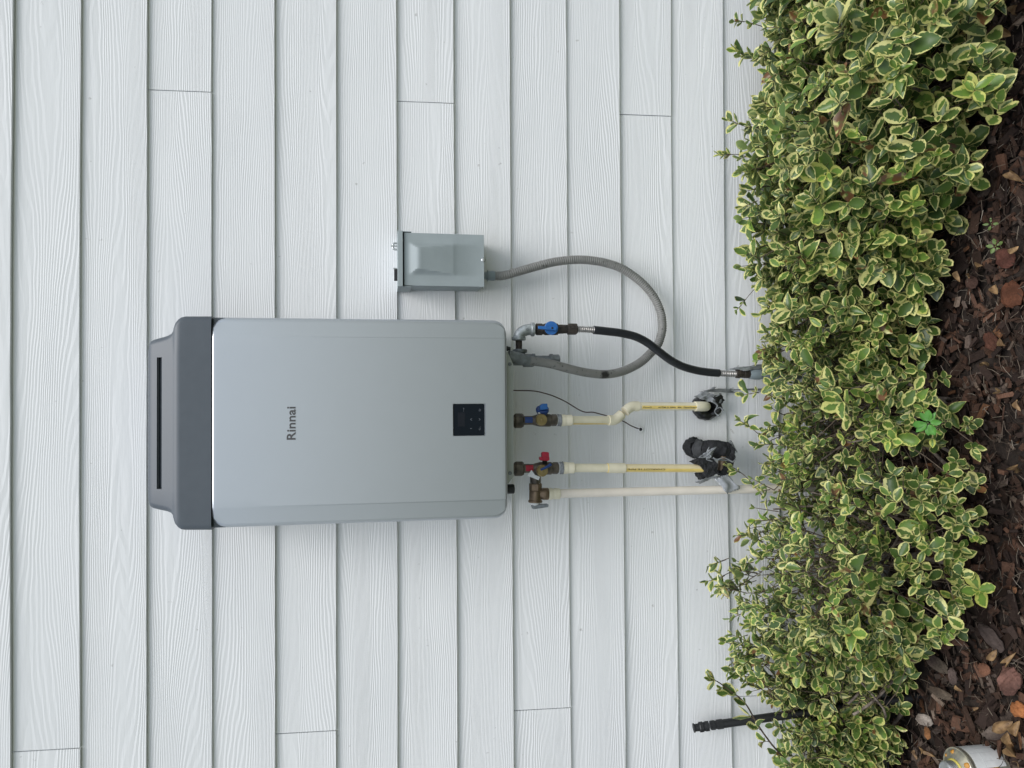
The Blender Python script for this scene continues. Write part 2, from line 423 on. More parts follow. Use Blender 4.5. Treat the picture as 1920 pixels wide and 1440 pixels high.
def edge_tab(k):
    if k in ROWS: return sorted((at(a, b).x, at(a, b).z) for a, b in ROWS[k])
    return [(-3, 2.323-LAP*k), (3, 2.323-LAP*k)]
def edge_z(k, x):
    t = edge_tab(k); z = interp(t, x); return z
PR = random.Random(3)
for k in range(-5, 15):
    j = at(*JOINT[k]).x if k in JOINT else None
    if j is None:
        cuts = [(-2.6, 2.6)] if k % 2 == 0 and k >= 0 else [(-2.6, PR.uniform(-.2, .2)-1.3*(k % 2)), (0, 0)]
        if len(cuts) == 2: cuts = [(-2.6, cuts[0][1]-.001), (cuts[0][1]+.001, 2.6)]
    else: cuts = [(-2.6, j-.0012), (j+.0012, 2.6)]
    for (xa, xb) in cuts:
        mb = MB(); n = max(2, int((xb-xa)/.12)); dy = PR.uniform(-.0008, .0008); dz = PR.uniform(-.0006, .0006)
        vs = []; fs = []
        for i in range(n+1):
            x = xa+(xb-xa)*i/n; z = edge_z(k, x)+dz; wob = .0006*noise.noise(V((x*7, k*3.1, 0)))
            yb = dy
            vs += [(x, yb, z+.0012+wob), (x, yb+.0011, z+wob), (x, yb+.0075, z+wob), (x, yb+.0165, z+.178), (x, yb+.009, z+.178)]
        for i in range(n):
            a = i*5; b = a+5
            for q in range(5): fs.append((a+q, a+(q+1) % 5, b+(q+1) % 5, b+q))
        fs += [(0, 1, 2, 3, 4), tuple(n*5+q for q in (4, 3, 2, 1, 0))]
        mb.add(vs, fs, 0, False)
        mb.build('plank', MAT['siding'], wall)

# ================================================================== WATER HEATER
HX0, HX1, HZ0, HZ1 = -.2835, .1815, 1.160, 1.8165
FY = -.25
wh = thing('water_heater', V((-.05, -.12, HZ0)), 'silver tankless water heater with charcoal top hung on the white siding', 'water heater')

def loft(rows, xs, pockets, back, skin, slots=None):
    """front shell: rows = (z, xl, xr, yfront(x)) ; xs = inner x stations; pockets = (x0,x1,z0,z1,depth,mat)"""
    mb = MB(); R = .014; NC = 5; vs = []; fs = []; ms = []
    for (z, xl, xr, yf) in rows:
        row = [(xl, back)]
        for i in range(NC+1):
            a = math.pi/2*i/NC
            x = xl + R*(1-math.cos(a)); y = yf(xl+R) + R*(1-math.sin(a)); row.append((x, y))
        for x in xs: row.append((x, yf(x)))
        for i in range(NC, -1, -1):
            a = math.pi/2*i/NC
            x = xr - R*(1-math.cos(a)); y = yf(xr-R) + R*(1-math.sin(a)); row.append((x, y))
        row.append((xr, back))
        vs += [(x, y, z) for x, y in row]; W = len(row)
    H = len(rows)
    def inpocket(i, j):
        xm = (vs[j*W+i][0]+vs[j*W+i+1][0])/2; zm = (rows[j][0]+rows[j+1][0])/2
        return any(p[0] < xm < p[1] and min(p[2], p[3]) < zm < max(p[2], p[3]) for p in pockets)
    for j in range(H-1):
        for i in range(W-1):
            if not inpocket(i, j): fs.append((j*W+i, j*W+i+1, (j+1)*W+i+1, (j+1)*W+i))
    mb.add(vs, fs, 0, True)
    mb.add([vs[i] for i in range(W)], [tuple(range(W))], 0); mb.add([vs[(H-1)*W+i] for i in range(W)], [tuple(range(W))], 0)
    mb.add([vs[0], vs[W-1], vs[H*W-1], vs[(H-1)*W]], [(0, 1, 2, 3)], 0)
    for (x0, x1, z0, z1, dep, mi) in pockets:
        yf0 = min(rows, key=lambda r: abs(r[0]-z0))[3]((x0+x1)/2); yf1 = min(rows, key=lambda r: abs(r[0]-z1))[3]((x0+x1)/2)
        q = [(x0, yf0, z0), (x1, yf0, z0), (x1, yf1, z1), (x0, yf1, z1)]
        p = [(a, b+dep, c) for a, b, c in q]
        mb.add(q+p, [(0, 1, 5, 4), (1, 2, 6, 5), (2, 3, 7, 6), (3, 0, 4, 7), (4, 5, 6, 7)], mi)
    return mb

# silver front cover with two pressed creases and slanted cheeks
CXL, CXR = -.2365, .1365
DX0, DX1, DZ0, DZ1 = -.0885, -.0138, 1.2107, 1.2870
rr, rc = .0065, .030
zs = [HZ0 + rc*(1-math.cos(math.pi/2*i/8)) for i in range(9)]
zs += [1.2107, 1.2870, 1.34, 1.40, 1.46, 1.52, 1.58, 1.63, 1.68, 1.73, 1.765]
zs += [HZ1 - rc*(1-math.cos(math.pi/2*i/8)) for i in range(8, -1, -1)]
rows = []
for z in zs:
    d = min(z-HZ0, HZ1-z)
    e = rr*(1-math.sqrt(max(0, 1-(1-min(d, rr)/rr)**2)))
    hc = rc*(1-math.sqrt(max(0, 1-(1-min(d, rc)/rc)**2)))
    st = max(0, min(1, (1.74-z)/.2))
    def yf(x, e=e, st=st):
        y = FY
        if x > CXR: y = FY + .0013*st*min(1, (x-CXR)/.003) + .20*(x-CXR)
        if x < CXL: y = FY + .0013*st*min(1, (CXL-x)/.003) + .20*(CXL-x)
        return y + e
    rows.append((z, HX0+hc, HX1-hc, yf))
xs = [-.245, CXL-.0031, CXL, CXL+.02, -.15, DX0, (DX0+DX1)/2, DX1, .05, .11, CXR, CXR+.0031, .146]
cover = loft(rows, xs, [(DX0, DX1, DZ0, DZ1, .006, 0)], -.055, None).build('front_cover', MAT['silver'], wh, angle=math.radians(14))
# display set into the cover
def rrect(x0, x1, z0, z1, r, y, n=5):
    p = []
    for cx, cz, a0 in ((x1-r, z1-r, 0), (x0+r, z1-r, 90), (x0+r, z0+r, 180), (x1-r, z0+r, 270)):
        for i in range(n+1):
            a = math.radians(a0+90*i/n); p.append((cx+r*math.cos(a), y, cz+r*math.sin(a)))
    return p
disp = MB().prism(rrect(DX0+.0008, DX1-.0008, DZ0+.0026, DZ1-.0006, .003, FY+.0015), (0, .004, 0)).build('display_panel', MAT['glass'], wh)
def dpt(px, py): return at(px, py, FY+.0013)
MB().prism([dpt(*p) for p in ((858.5, 773.5), (858.5, 799.5), (871.5, 799.5), (871.5, 773.5))], (0, .0003, 0)).build('lcd_window', MAT['lcd'], disp)
def strokes(name, segs, w=.0011):
    mb = MB()
    for a, b in segs:
        a = dpt(*a); b = dpt(*b); d = (b-a).normalized(); n = V((0, 1, 0)).cross(d)*w/2
        mb.prism([a+n, b+n, b-n, a-n], (0, -.00025, 0))
    return mb.build(name, MAT['icon'], disp)
strokes('up_arrow', [((885, 784.5), (882, 786.4)), ((882, 786.4), (885, 788.4))])
strokes('down_arrow', [((898, 784.5), (900.6, 786.4)), ((900.6, 786.4), (898, 788.4))])
strokes('dash_mark', [((881.6, 803.4), (884.8, 803.4))], .0014)
strokes('power_icon', [((897.8, 768), (899.5, 766.8)), ((899.5, 766.8), (901.3, 768)), ((901.3, 768), (901.3, 770.2)), ((901.3, 770.2), (899, 771)), ((899, 771), (897.6, 769.6)), ((898.4, 769.2), (900, 769))], .0008)
strokes('flame_icon', [((869, 764.6), (869.4, 767)), ((869, 767.4), (870.2, 768.6)), ((868.6, 770), (869.6, 771.2)), ((870, 765), (870.4, 766))], .0009)
strokes('recirculation_icon', [((897.4, 804), (899, 805.4)), ((899, 805.4), (898.4, 807)), ((899.6, 801.5), (900.8, 804)), ((900.6, 800.2), (901.4, 800.6)), ((899.6, 803.6), (900.6, 806))], .0009)
# maker's lettering
p0 = at(554.5, 824.5, FY); wid = at(554.5, 762.5, FY).x - p0.x
text_mesh('Rinnai', at(537.5, 800, FY).z - p0.z, MAT['logo'], 'lettering', wh, lambda x, y, z: V((p0.x+x, FY-.0001-z, p0.z+y)), .0006, wid, .018, 1.02)
# casing behind the cover
MB().box((HX0+.006, -.225, HZ0+.006), (HX1-.006, -.004, HZ1-.004)).build('casing', MAT['silver'], wh, .004)
# bottom flange with chamfered ends, screws, drain plugs
fp = [at(944, 655, -.205), at(952, 660, -.205), at(962.5, 684, -.205), at(963, 893, -.205), at(953, 907, -.205), at(944, 909, -.205)]
fl = MB().prism(fp, (0, .0015, 0)).build('bottom_flange', MAT['flange'], wh)
bp_ = [V((p.x, -.2035, p.z)) for p in (fp[2], fp[3])]
MB().box((fp[3].x, -.2035, fp[3].z), (fp[2].x, -.05, fp[3].z+.0015)).build('bottom_plate', MAT['flange'], wh)
for q in ((956, 682.5), (956.5, 887)):
    c = at(q[0], q[1], -.205); s = MB().lathe(c, (0, -1, 0), [(0, .0045), (.0015, .0043), (.0025, .0028)], 14).build('screw', MAT['galvd'], wh)
c = at(950, 653.5, -.16); MB().lathe(c+V((0, 0, .012)), (0, 0, -1), [(0, .006), (.016, .006), (.016, .0045), (.0215, .0045)], 6, 0, False).build('drain_plug', MAT['black'], wh)
c = at(952, 917, -.16); MB().lathe(c+V((0, 0, .012)), (0, 0, -1), [(0, .0118), (.026, .0118), (.028, .010)], 22).build('drain_plug', MAT['black'], wh, angle=.6)

# charcoal exhaust top
def zc(px): return at(px, 790, FY).z
SIL = [(395.6, 592, 995.3), (345, 592, 995.5), (338, 593.5, 994.5), (332, 597.5, 990.5), (327, 603.5, 984.5), (324.5, 611, 976.5), (323.2, 618, 969.5),
       (319, 624.5, 963.5), (312, 628.5, 960.5), (304, 631, 958.8), (303.2, 631.2, 958.6), (294, 633.6, 956.6), (286, 636, 954.6), (281, 638.5, 952.0), (278.4, 643, 948), (277.6, 650, 942)]
rows = []
for (px, y0, y1) in SIL:
    if px > 330: y = FY + .004*max(0, (397-px)/70)
    elif px > 324: y = FY + .004 + .006*(330-px)/6
    else: y = FY + .010 + .030*(324-px)/46
    if px < 280: y += .004
    z = at(px, 790, y).z; xr = at(px, y0, y).x; xl = at(px, y1, y).x
    rows.append((z, xl, xr, (lambda x, y=y: y)))
SX0, SX1 = at(298, 917, FY+.027).x, at(298, 670, FY+.027).x
cap_o = loft(rows, [SX0, SX1], [(SX0, SX1, at(303.6, 790, FY+.024).z, at(294, 790, FY+.030).z, .011, 1)], -.03, None)
cap_o = cap_o.build('exhaust_top', [MAT['capgrey'], MAT['capgrey']], wh, angle=math.radians(25))
MB().box((SX0+.0005, FY+.034, at(297.4, 790, FY+.034).z), (SX1-.0005, FY+.035, at(294.6, 790, FY+.034).z)).build('vent_baffle', MAT['capgrey'], cap_o)
MB().box((HX0+.0005, -.2385, HZ1-.034), (HX1-.0005, -.04, zc(395.6)+.002)).build('exhaust_skirt', MAT['capgrey'], wh, .006)

# ================================================================== DISCONNECT BOX
db = thing('disconnect_box', V((.345, -.05, 1.193)), 'grey metal electrical disconnect box with embossed cover beside the heater', 'electrical box')
BY = -.10
b0 = at(908, 537, BY); b1 = at(757, 437, BY)
bx0, bx1, bz0, bz1 = .2795, .4105, 1.1925, 1.3925
MB().box((bx0+.002, -.094, bz0+.003), (bx1-.002, .004, bz1)).build('enclosure', MAT['boxgrey'], db, .0015)
# cover with pressed hood
ex = [at(a, b, BY) for a, b in ((765, 453), (766.5, 517), (856, 517), (856, 456.5))]
ex0, ex1, ez0, ez1 = ex[1].x, ex[0].x, ex[2].z, ex[0].z
mb = MB()
N = 22
vs = []; fs = []
gx = [bx0, ] + [ex0+(ex1-ex0)*i/N for i in range(N+1)] + [bx1]
gz = [bz0, ] + [ez0+(ez1-ez0)*i/N for i in range(N+1)] + [bz1-.001]
def sstep(t): t = max(0, min(1, t)); return t*t*(3-2*t)
for z in gz:
    for x in gx:
        h = 0
        if ex0 <= x <= ex1 and ez0 <= z <= ez1:
            u = min(x-ex0, ex1-x); w = ez1-z; b = z-ez0
            h = .017*min(sstep(u/.019), sstep(w/.026), .10+.90*(b/(ez1-ez0-.026))) if b > .0005 else .0
            if b <= .0005: h = .0
        vs.append((x, BY-h, z))
W = len(gx)
for j in range(len(gz)-1):
    for i in range(W-1): fs.append((j*W+i, j*W+i+1, (j+1)*W+i+1, (j+1)*W+i))
mb.add(vs, fs, 0, True)
mb.add([(bx0, BY, bz0), (bx1, BY, bz0), (bx1, BY, bz1-.001), (bx0, BY, bz1-.001), (bx0, BY+.02, bz0), (bx1, BY+.02, bz0), (bx1, BY+.02, bz1-.001), (bx0, BY+.02, bz1-.001)],
       [(0, 1, 5, 4), (1, 2, 6, 5), (2, 3, 7, 6), (3, 0, 4, 7)], 0)
MB.build(mb, 'cover', MAT['boxgrey'], db, angle=math.radians(28))
# rain hood over the top with its side wings
hd = MB()
hx0, hx1 = bx0-.0035, bx1+.0035
hd.box((hx0, -.106, 1.3955), (hx1, .002, 1.4080))
for x in (hx0, hx1-.0016): hd.box((x, -.101, 1.3735), (x+.0016, -.002, 1.397))
hd.build('rain_hood', MAT['boxgrey'], db, .0012)
c = at(741, 462, -.07)
lg = MB(); lg.tube([V((c.x-.008, -.07, 1.405)), V((c.x-.007, -.07, 1.417)), V((c.x, -.07, 1.4185)), V((c.x+.007, -.07, 1.417)), V((c.x+.008, -.07, 1.405))], .0025, 8)
lg.box((c.x-.001, -.075, 1.406), (c.x+.002, -.066, 1.424)); lg.build('padlock_loop', MAT['zinc'], db)
c = at(741, 515, -.07)
MB().box((c.x-.016, -.075, 1.406), (c.x+.013, -.070, 1.4165)).build('hinge_clip', MAT['black'], db, .001)
MB().box((c.x+.0135, -.076, 1.406), (c.x+.0165, -.069, 1.419)).build('hinge_pin', MAT['zinc'], db, .0008)
c = at(906.5, 487.5, BY)
MB().lathe(c+V((0, .0025, 0)), (0, -1, 0), [(0, .0062), (.004, .0060), (.005, .0035)], 16).build('cover_screw', MAT['zinc'], db)

# ================================================================== FLEXIBLE CONDUIT
cond = thing('flexible_conduit', at(1240, 610, -.05), 'grey ribbed flexible conduit looping from the disconnect box to the heater', 'conduit')
CP = [(928,517.5,-.050),(944.4,516.7,-.052),(968.9,510,-.052),(1004,500,-.050),(1035.6,492,-.048),(1064,488,-.046),(1091,487,-.044),(1113,489,-.042),(1135.5,493,-.040),
 (1164,502.7,-.038),(1191,520,-.036),(1213,540,-.035),(1229,562,-.034),(1239,586.7,-.034),(1242,609,-.036),(1240,626.7,-.039),(1233,646.7,-.044),(1220,662,-.052),(1200,680,-.064),
 (1169,695.6,-.084),(1135.6,701.8,-.104),(1102,699,-.122),(1069,692,-.138),(1035.6,683,-.150),(1004,677.8,-.158),(985,675.6,-.160)]
path = even([at(*p) for p in CP], .00145)
n = len(path); rad = []
for i in range(n):
    f = i/n; amp = .0009*(1-sstep((f-.62)/.16))
    rad.append(.0113 + amp*math.sin(i*math.pi/2))
cmb = MB(); cmb.tube(path, rad, 14, 0, 1); cmb.build('jacket', MAT['conduit'], cond)
c0 = at(909, 517, -.05); c1 = at(931, 517.4, -.05); dr = (c1-c0).normalized()
MB().lathe(c0, dr, [(-.006, .0100), (.006, .0100), (.0062, .0142), (.0078, .0142), (.0079, .0125), (.023, .0130), (.0255, .0122), (.0265, .0108)], 20).build('connector', MAT['pvcgrey'], cond, angle=.5)
c0 = at(990, 676.2, -.16); c1 = at(956, 668, -.165); dr = (c1-c0).normalized()
MB().lathe(c0, dr, [(-.004, .0118), (0, .0128), (.012, .0135), (.022, .0150), (.040, .0150), (.052, .0140)], 20).build('connector', MAT['galvd'], cond, angle=.5)

# ================================================================== GAS LINE
GY = -.125
gas = thing('gas_pipe_fitting', at(975, 672, GY), 'galvanised pipe tee with elbow and capped drip leg next to the heater', 'pipe fitting')
def seg(name, a, b, r0, parent, mat, prof=None, n=20, smooth=True, phase=0, ang=.5):
    a = V(a); b = V(b); L = (b-a).length
    pr = prof(L) if prof else [(0, r0), (L, r0)]
    return MB().lathe(a, b-a, pr, n, 0, smooth, phase).build(name, mat, parent, angle=ang)
def hexp(r, ch=.0018): return lambda L: [(0, r-ch), (ch, r), (L-ch, r), (L, r-ch)]
# tee: run goes down from the heater, branch to the right
seg('tee', at(948, 676, GY), at(1000, 676, GY), .0135, gas, MAT['galvd'], lambda L: [(0, .0125), (.045, .0125), (.0455, .0165), (L-.004, .0165), (L, .0155)])
br = seg('tee_branch', at(975, 676, GY), at(975, 655, GY), .0125, gas, MAT['galvd'], lambda L: [(0, .0125), (L-.010, .0128), (L-.008, .0178), (L-.002, .0182), (L, .0170)])
seg('drip_leg', at(998, 674.5, GY), at(1034, 674.5, GY), .0105, gas, MAT['galvd'], lambda L: [(0, .0155), (.006, .0155), (.007, .0105), (L, .0105)])
seg('drip_cap', at(1030, 674, GY), at(1049.5, 674, GY), .0125, gas, MAT['galvd'], lambda L: [(0, .0120), (.001, .0142), (.009, .0142), (.010, .0128), (L-.003, .0128), (L-.001, .0110)], 8, False)
seg('nipple', at(972.8, 658, GY), at(972.8, 639, GY), .0086, gas, MAT['iron'], lambda L: [(0, .0086), (.006, .0086), (.0065, .0080), (.009, .0084), (.0095, .0078), (.012, .0083), (L, .0086)])
# elbow
ea = at(972.8, 636, GY); ec = at(1001, 617.7, GY)
pc = [V((ea.x+.001, GY, ea.z)), V((ea.x+.008, GY, ea.z))]
Rb = ec.x-ea.x
mbE = MB()
arcp = []
cx, cz = ea.x + 0.0, ec.z
for i in range(9):
    a = math.pi/2*i/8
    arcp.append(V((ec.x - (ec.x-ea.x-.004)*(1-math.sin(a)), GY, ec.z + (ea.z-ec.z)*math.cos(a) if False else ea.z - (ea.z-ec.z-.006)*(1-math.cos(a)))))
mbE.tube([V((ea.x, GY, ea.z))]+arcp+[V((ec.x, GY, ec.z))], .0142, 20, 0, 3)
mbE.lathe(V((ea.x-.003, GY, ea.z)), (1, 0, 0), [(0, .0165), (.0015, .0178), (.0075, .0178), (.009, .0160)], 24)
mbE.lathe(V((ec.x, GY, ec.z-.001)), (0, 0, 1), [(0, .0165), (.0015, .0176), (.0075, .0176), (.009, .0160)], 24)
elbow = mbE.build('elbow', MAT['galv'], gas, angle=.6)
cm = at(989, 617.5, GY-.0147)
ring = MB(); ring.tube([cm+V((.0026*math.cos(t*math.pi/5), -.0003, .0026*math.sin(t*math.pi/5))) for t in range(11)], .0005, 5, 0, 1); ring.build('cast_mark', MAT['galvd'], elbow)
q0 = at(985.5, 622.5, GY-.0150)
text_mesh('6', .0042, MAT['galvd'], 'cast_number', elbow, lambda x, y, z: V((q0.x-.004+x*.8, q0.y-.0002-z, q0.z+y+x*.6)), .0004)

gv = thing('gas_valve', at(1034, 617, GY), 'iron gas shut-off valve with round blue lever handle', 'valve')
seg('nipple', at(996, 617.7, GY), at(1010, 617.7, GY), .0102, gv, MAT['iron'])
vb = seg('valve_body', at(1004.5, 617.5, GY), at(1056, 617.2, GY), .012, gv, MAT['iron'], lambda L: [(0, .0125), (.001, .0148), (.016, .0150), (.018, .0125), (.024, .0150), (.034, .0150), (.040, .0125), (.042, .0150), (.056, .0148), (.057, .0118), (L, .0116)], 10, False)
seg('flare_adapter', at(1054, 617.2, GY), at(1068, 617.2, GY), .0112, gv, MAT['iron'], None, 16)
hc_ = at(1034, 615, GY-.028)
seg('handle_stem', hc_+V((0, .024, 0)), hc_+V((0, .004, 0)), .007, gv, MAT['iron'])
hdl = MB(); hdl.lathe(hc_+V((0, .005, 0)), (0, -1, 0), [(0, .0165), (.001, .0172), (.004, .0172), (.005, .0160)], 32)
hd2 = MB()
a = at(1009.5, 613.7, GY-.036); b = at(1044, 616.5, GY-.036); dv = (b-a).normalized(); nv = V((0, 1, 0)).cross(dv)
hd2.prism([a+nv*.0036, b+nv*.0045, b-nv*.0045, a-nv*.0036], (0, .006, 0))
h_ = hdl.build('handle', MAT['blue'], gv, angle=.6)
hd2.build('lever', MAT['blue'], h_, .0012)
mm = at(1035.5, 615, GY-.0365); MB().lathe(mm+V((0, .001, 0)), (0, -1, 0), [(0, .0026), (.0012, .0026)], 12).build('lever_hole', MAT['dark'], h_)

gh = thing('gas_hose', at(1230, 655, -.085), 'black jacketed gas hose curving down with corrugated steel ends', 'hose')
seg('flare_nut', at(1064, 617, GY), at(1081.5, 617.3, GY), .0148, gh, MAT['iron'], hexp(.0150), 6, False, .4)
def corrug(name, pts, r, pitch):
    p = even(pts, pitch/4); rd = [r + .0016*math.sin(i*math.pi/2) for i in range(len(p))]
    m = MB(); m.tube(p, rd, 14, 0, 1); return m.build(name, MAT['steel'], gh)
corrug('corrugated_tube', [at(1079, 617.3, GY), at(1092, 617.5, GY), at(1105, 618, GY), at(1120, 619, -.1245)], .0076, .0052)
HP = [(1113,618.6,-.125),(1135.6,621,-.122),(1164,624.5,-.117),(1191,631,-.110),(1213,642,-.103),(1231,655.6,-.096),(1253,672.5,-.086),(1268,681.5,-.080),(1284,688.5,-.074),(1307,694.7,-.066),(1329,698,-.060),(1348,699.6,-.056)]
hm = MB(); hm.tube([at(*p) for p in HP], .0107, 16, 0, 6); hm.build('jacket', MAT['hose'], gh, angle=.8)
corrug('corrugated_tube', [at(1345, 699.4, -.056), at(1358, 700.2, -.054), at(1370, 700.8, -.053), at(1384, 701.3, -.052)], .0074, .0052)
seg('flare_nut', at(1378, 701, -.052), at(1409, 701.8, -.050), .0105, gh, MAT['iron'], lambda L: [(0, .0085), (.003, .0115), (.014, .0122), (.016, .0105), (.026, .0105), (.027, .0112), (L, .0112)], 8, False)

st = thing('conduit_stub', at(1420, 702, -.05), 'grey plastic conduit stub under the black gas hose by the hedge', 'conduit')
seg('pipe', at(1405, 701.5, -.05), at(1500, 703, -.05), .0128, st, MAT['pvcgrey'], lambda L: [(0, .0128), (.014, .0150), (.030, .0150), (.031, .0132), (L, .0132)])
# ragged grey wrap torn open beside it
def crumple(name, corners, nx, ny, amp, mat, parent, seed, ragged=.25, thick=.0008):
    """crumpled sheet between four world corners, with torn edges"""
    a, b, c, d = [V(p) for p in corners]; rg = random.Random(seed); vs = []; fs = []
    for j in range(ny+1):
        for i in range(nx+1):
            u, w = i/nx, j/ny
            if j in (0, ny): w += rg.uniform(-ragged, ragged)/ny
            if i in (0, nx): u += rg.uniform(-ragged, ragged)/nx*1.6
            p = (a*(1-u)+b*u)*(1-w) + (d*(1-u)+c*u)*w
            q = p*55+V((seed*3.1, 0, 0))
            p = p + V((noise.noise(q)*.5, noise.noise(q+V((9, 4, 1)))-.5, noise.noise(q+V((2, 8, 5)))*.5))*amp
            vs.append(p)
    for j in range(ny):
        for i in range(nx): k = j*(nx+1)+i; fs.append((k, k+1, k+nx+2, k+nx+1))
    m = MB(); m.add(vs, fs, 0, True); o = m.build(name, mat, parent)
    sd = o.modifiers.new('thickness', 'SOLIDIFY'); sd.thickness = thick
    return o
crumple('wrap', [at(1362, 694, -.055), at(1380, 689, -.060), at(1440, 681, -.06), at(1452, 690, -.03)][:4], 12, 5, .006, MAT['tape'], st, 5)
crumple('wrap', [at(1375, 690, -.062), at(1450, 682, -.060), at(1450, 690, -.045), at(1395, 695, -.064)], 12, 4, .005, MAT['tape'], st, 8)

# ================================================================== ISOLATION VALVES
def iso_valve(yc, label, hot):
    """brass isolation valve hanging under the heater; yc = image row of its axis"""
    Y = -.125; P = lambda x, y, dy=0: at(x, y, Y-dy)
    dx = 1.5 if hot else 0.0
    t = thing('isolation_valve', P(1015+dx, yc), label, 'valve')
    seg('inlet_pipe', P(948, yc), P(970, yc), .0125, t, MAT['bronze'])
    seg('union_nut', P(964+dx*.3, yc+.5), P(981+dx*.3, yc+.5), .0190, t, MAT['bronze'], lambda L: [(0, .0165), (.003, .0190), (L-.004, .0190), (L, .0160)], 8, False, .2)
    tb = seg('tube', P(978, yc-.3), P(1004, yc-.3), .0112, t, MAT['bronze'])
    # coloured sticker wrapped round the tube
    a, b = P(983+dx, yc-.3), P(997+dx, yc-.3)
    sk = MB(); sk.tube([a, b], .0114, 10, 0, 1, True, (-.9, .55)); sk.build('sticker', MAT['red'] if hot else MAT['bluedk'], tb)
    body = seg('valve_body', P(998+dx, yc-.5), P(1037+dx, yc-.5), .014, t, MAT['bronze'], lambda L: [(0, .0112), (.008, .0135), (.018, .0160), (.034, .0162), (.046, .0160), (.048, .0140), (L, .0135)], 20)
    seg('end_hex', P(1033+dx*1.6, yc-.8), P(1044+dx*1.6, yc-.8), .0150, t, MAT['bronze'], hexp(.0150), 8, False)
    # drain port towards the room with its brass cap
    cdisc = P(1009.5+dx, yc-1.5 if not hot else yc+2.5, .0)
    tow = (V((0.02, -1, -.05))).normalized()
    seg('drain_neck', cdisc, cdisc+tow*.026, .0095, t, MAT['bronze'])
    dc = seg('drain_cap', cdisc+tow*.024, cdisc+tow*.034, .0140, t, MAT['brass'], lambda L: [(0, .0138), (.001, .0146), (.007, .0146), (.0085, .0130), (L, .0126)], 28)
    seg('cap_stud', cdisc+tow*.033, cdisc+tow*.037, .0035, dc, MAT['brass'], lambda L: [(0, .0038), (.003, .0034), (L, .0020)], 12)
    return t, P
cv, P = iso_valve(788.5, 'bronze isolation valve with blue handle on the cold pipe', False)
# blue handle folded to the right, round black boss and tab
hb = MB(); o_ = P(1017, 778, .004); hb.lathe(o_, (.85, -.5, .1), [(0, .010), (.012, .0165), (.018, .0165), (.020, .0150)], 20)
hb = hb.build('handle_boss', MAT['bluedk'], cv, angle=.5)
MB().prism([P(1012.5, 763, .030), P(1013, 760, .030), P(1018, 757, .030), P(1026.5, 756.6, .030), P(1027.5, 767, .030), P(1014, 769, .030)], (0, .014, 0)).build('handle', MAT['blue'], cv, .0015)
MB().prism([P(1008.5, 773.5, .024), P(1012.5, 773, .024), P(1013, 775.5, .024), P(1009.5, 776, .024)], (0, .0006, 0)).build('label_tag', MAT['paper'], cv)

hv, P = iso_valve(878.5, 'bronze isolation valve with red handle on the hot pipe', True)
seg('handle_stem', P(1021, 872, .004), P(1021.5, 860, .010), .0062, hv, MAT['black'])
MB().prism([P(1012, 858.5, .022), P(1013.5, 857, .022), P(1030.5, 857, .022), P(1030.5, 863, .022), P(1027, 864.5, .022), P(1013, 863.5, .022)], (0, .016, 0)).build('handle_collar', MAT['red'], hv, .0015)
MB().prism([P(1016, 849, .020), P(1019, 847.6, .020), P(1029.5, 848.2, .020), P(1030, 858, .020), P(1016, 858, .020)], (0, .012, 0)).build('handle', MAT['red'], hv, .0015)
tp = MB(); tp.tube([P(1014, 881, .036), P(1024, 876, .034), P(1033, 870.5, .030)], [.0026, .0034, .0040], 8, 0, 4); tp.build('cap_tether', MAT['bluedk'], hv)
MB().prism([P(996.5, 881, .026), P(988.5, 892, .022), P(1010, 900.5, .024), P(1012.5, 894, .028), P(1003, 890.5, .032)], (0, .0007, 0)).build('white_tag', MAT['paper'], hv)

# ================================================================== RELIEF VALVE AND DISCHARGE PIPE
RY = -.105
rv = thing('relief_valve', at(1004, 925, RY), 'bronze relief valve with grey test lever beside the red-handled valve', 'valve')
seg('inlet_neck', at(1004, 882, -.115), at(1004, 904, RY-.005), .0138, rv, MAT['bronze'])
seg('thread_tape', at(1004, 902.5, RY), at(1004, 906, RY), .0125, rv, MAT['tapewhite'])
seg('inlet_hex', at(1004, 905, RY), at(1004, 921, RY), .0160, rv, MAT['bronze2'], hexp(.0162, .003), 6, False, .3)
seg('valve_body', at(1004, 918, RY), at(1003.5, 942, RY), .0155, rv, MAT['bronze2'], lambda L: [(0, .0130), (.003, .0158), (L-.006, .0158), (L-.005, .0180), (L-.002, .0182), (L, .0170)])
seg('outlet', at(1006, 926, RY), at(1028, 926, RY), .0140, rv, MAT['bronze2'], lambda L: [(0, .0125), (.012, .0130), (.016, .0152), (L-.002, .0155), (L, .0145)])
seg('bonnet', at(1003.5, 941, RY), at(1004.5, 948, RY), .0135, rv, MAT['paper'], lambda L: [(0, .0150), (L-.003, .0100), (L, .0050)])
lv = MB(); lv.prism([at(997.5, 949, RY-.006), at(1001, 945.8, RY-.006), at(1027.5, 945, RY-.012), at(1029, 947, RY-.012), at(1028, 951, RY-.012), at(1004, 954.5, RY-.006), at(999.5, 954.5, RY-.006)], (0, .010, .001))
lv = lv.build('test_lever', MAT['galvd'], rv, .0008)
for q in (1004.5, 1022): seg('rivet', at(q, 949.5, RY-.011 if q > 1010 else RY-.0055), at(q, 949.5, RY-.0135 if q > 1010 else RY-.008), .0022, lv, MAT['galvd'], None, 10)

dp = thing('discharge_pipe', at(1390, 924.5, -.10), 'straight pinkish plastic discharge pipe running down into the hedge', 'pipe')
seg('adapter', at(1027.5, 926, RY), at(1049.5, 925.6, RY), .0150, dp, MAT['cpvc'], lambda L: [(0, .0130), (.001, .0148), (.010, .0150), (.0105, .0135), (.0155, .0137), (.016, .0144), (L-.001, .0142), (L, .0125)])
b = at(1046, 925.4, RY); e = V((b.x-.0065, RY+.012, .02))
seg('pipe', b, e, .0113, dp, MAT['pinkpvc'])

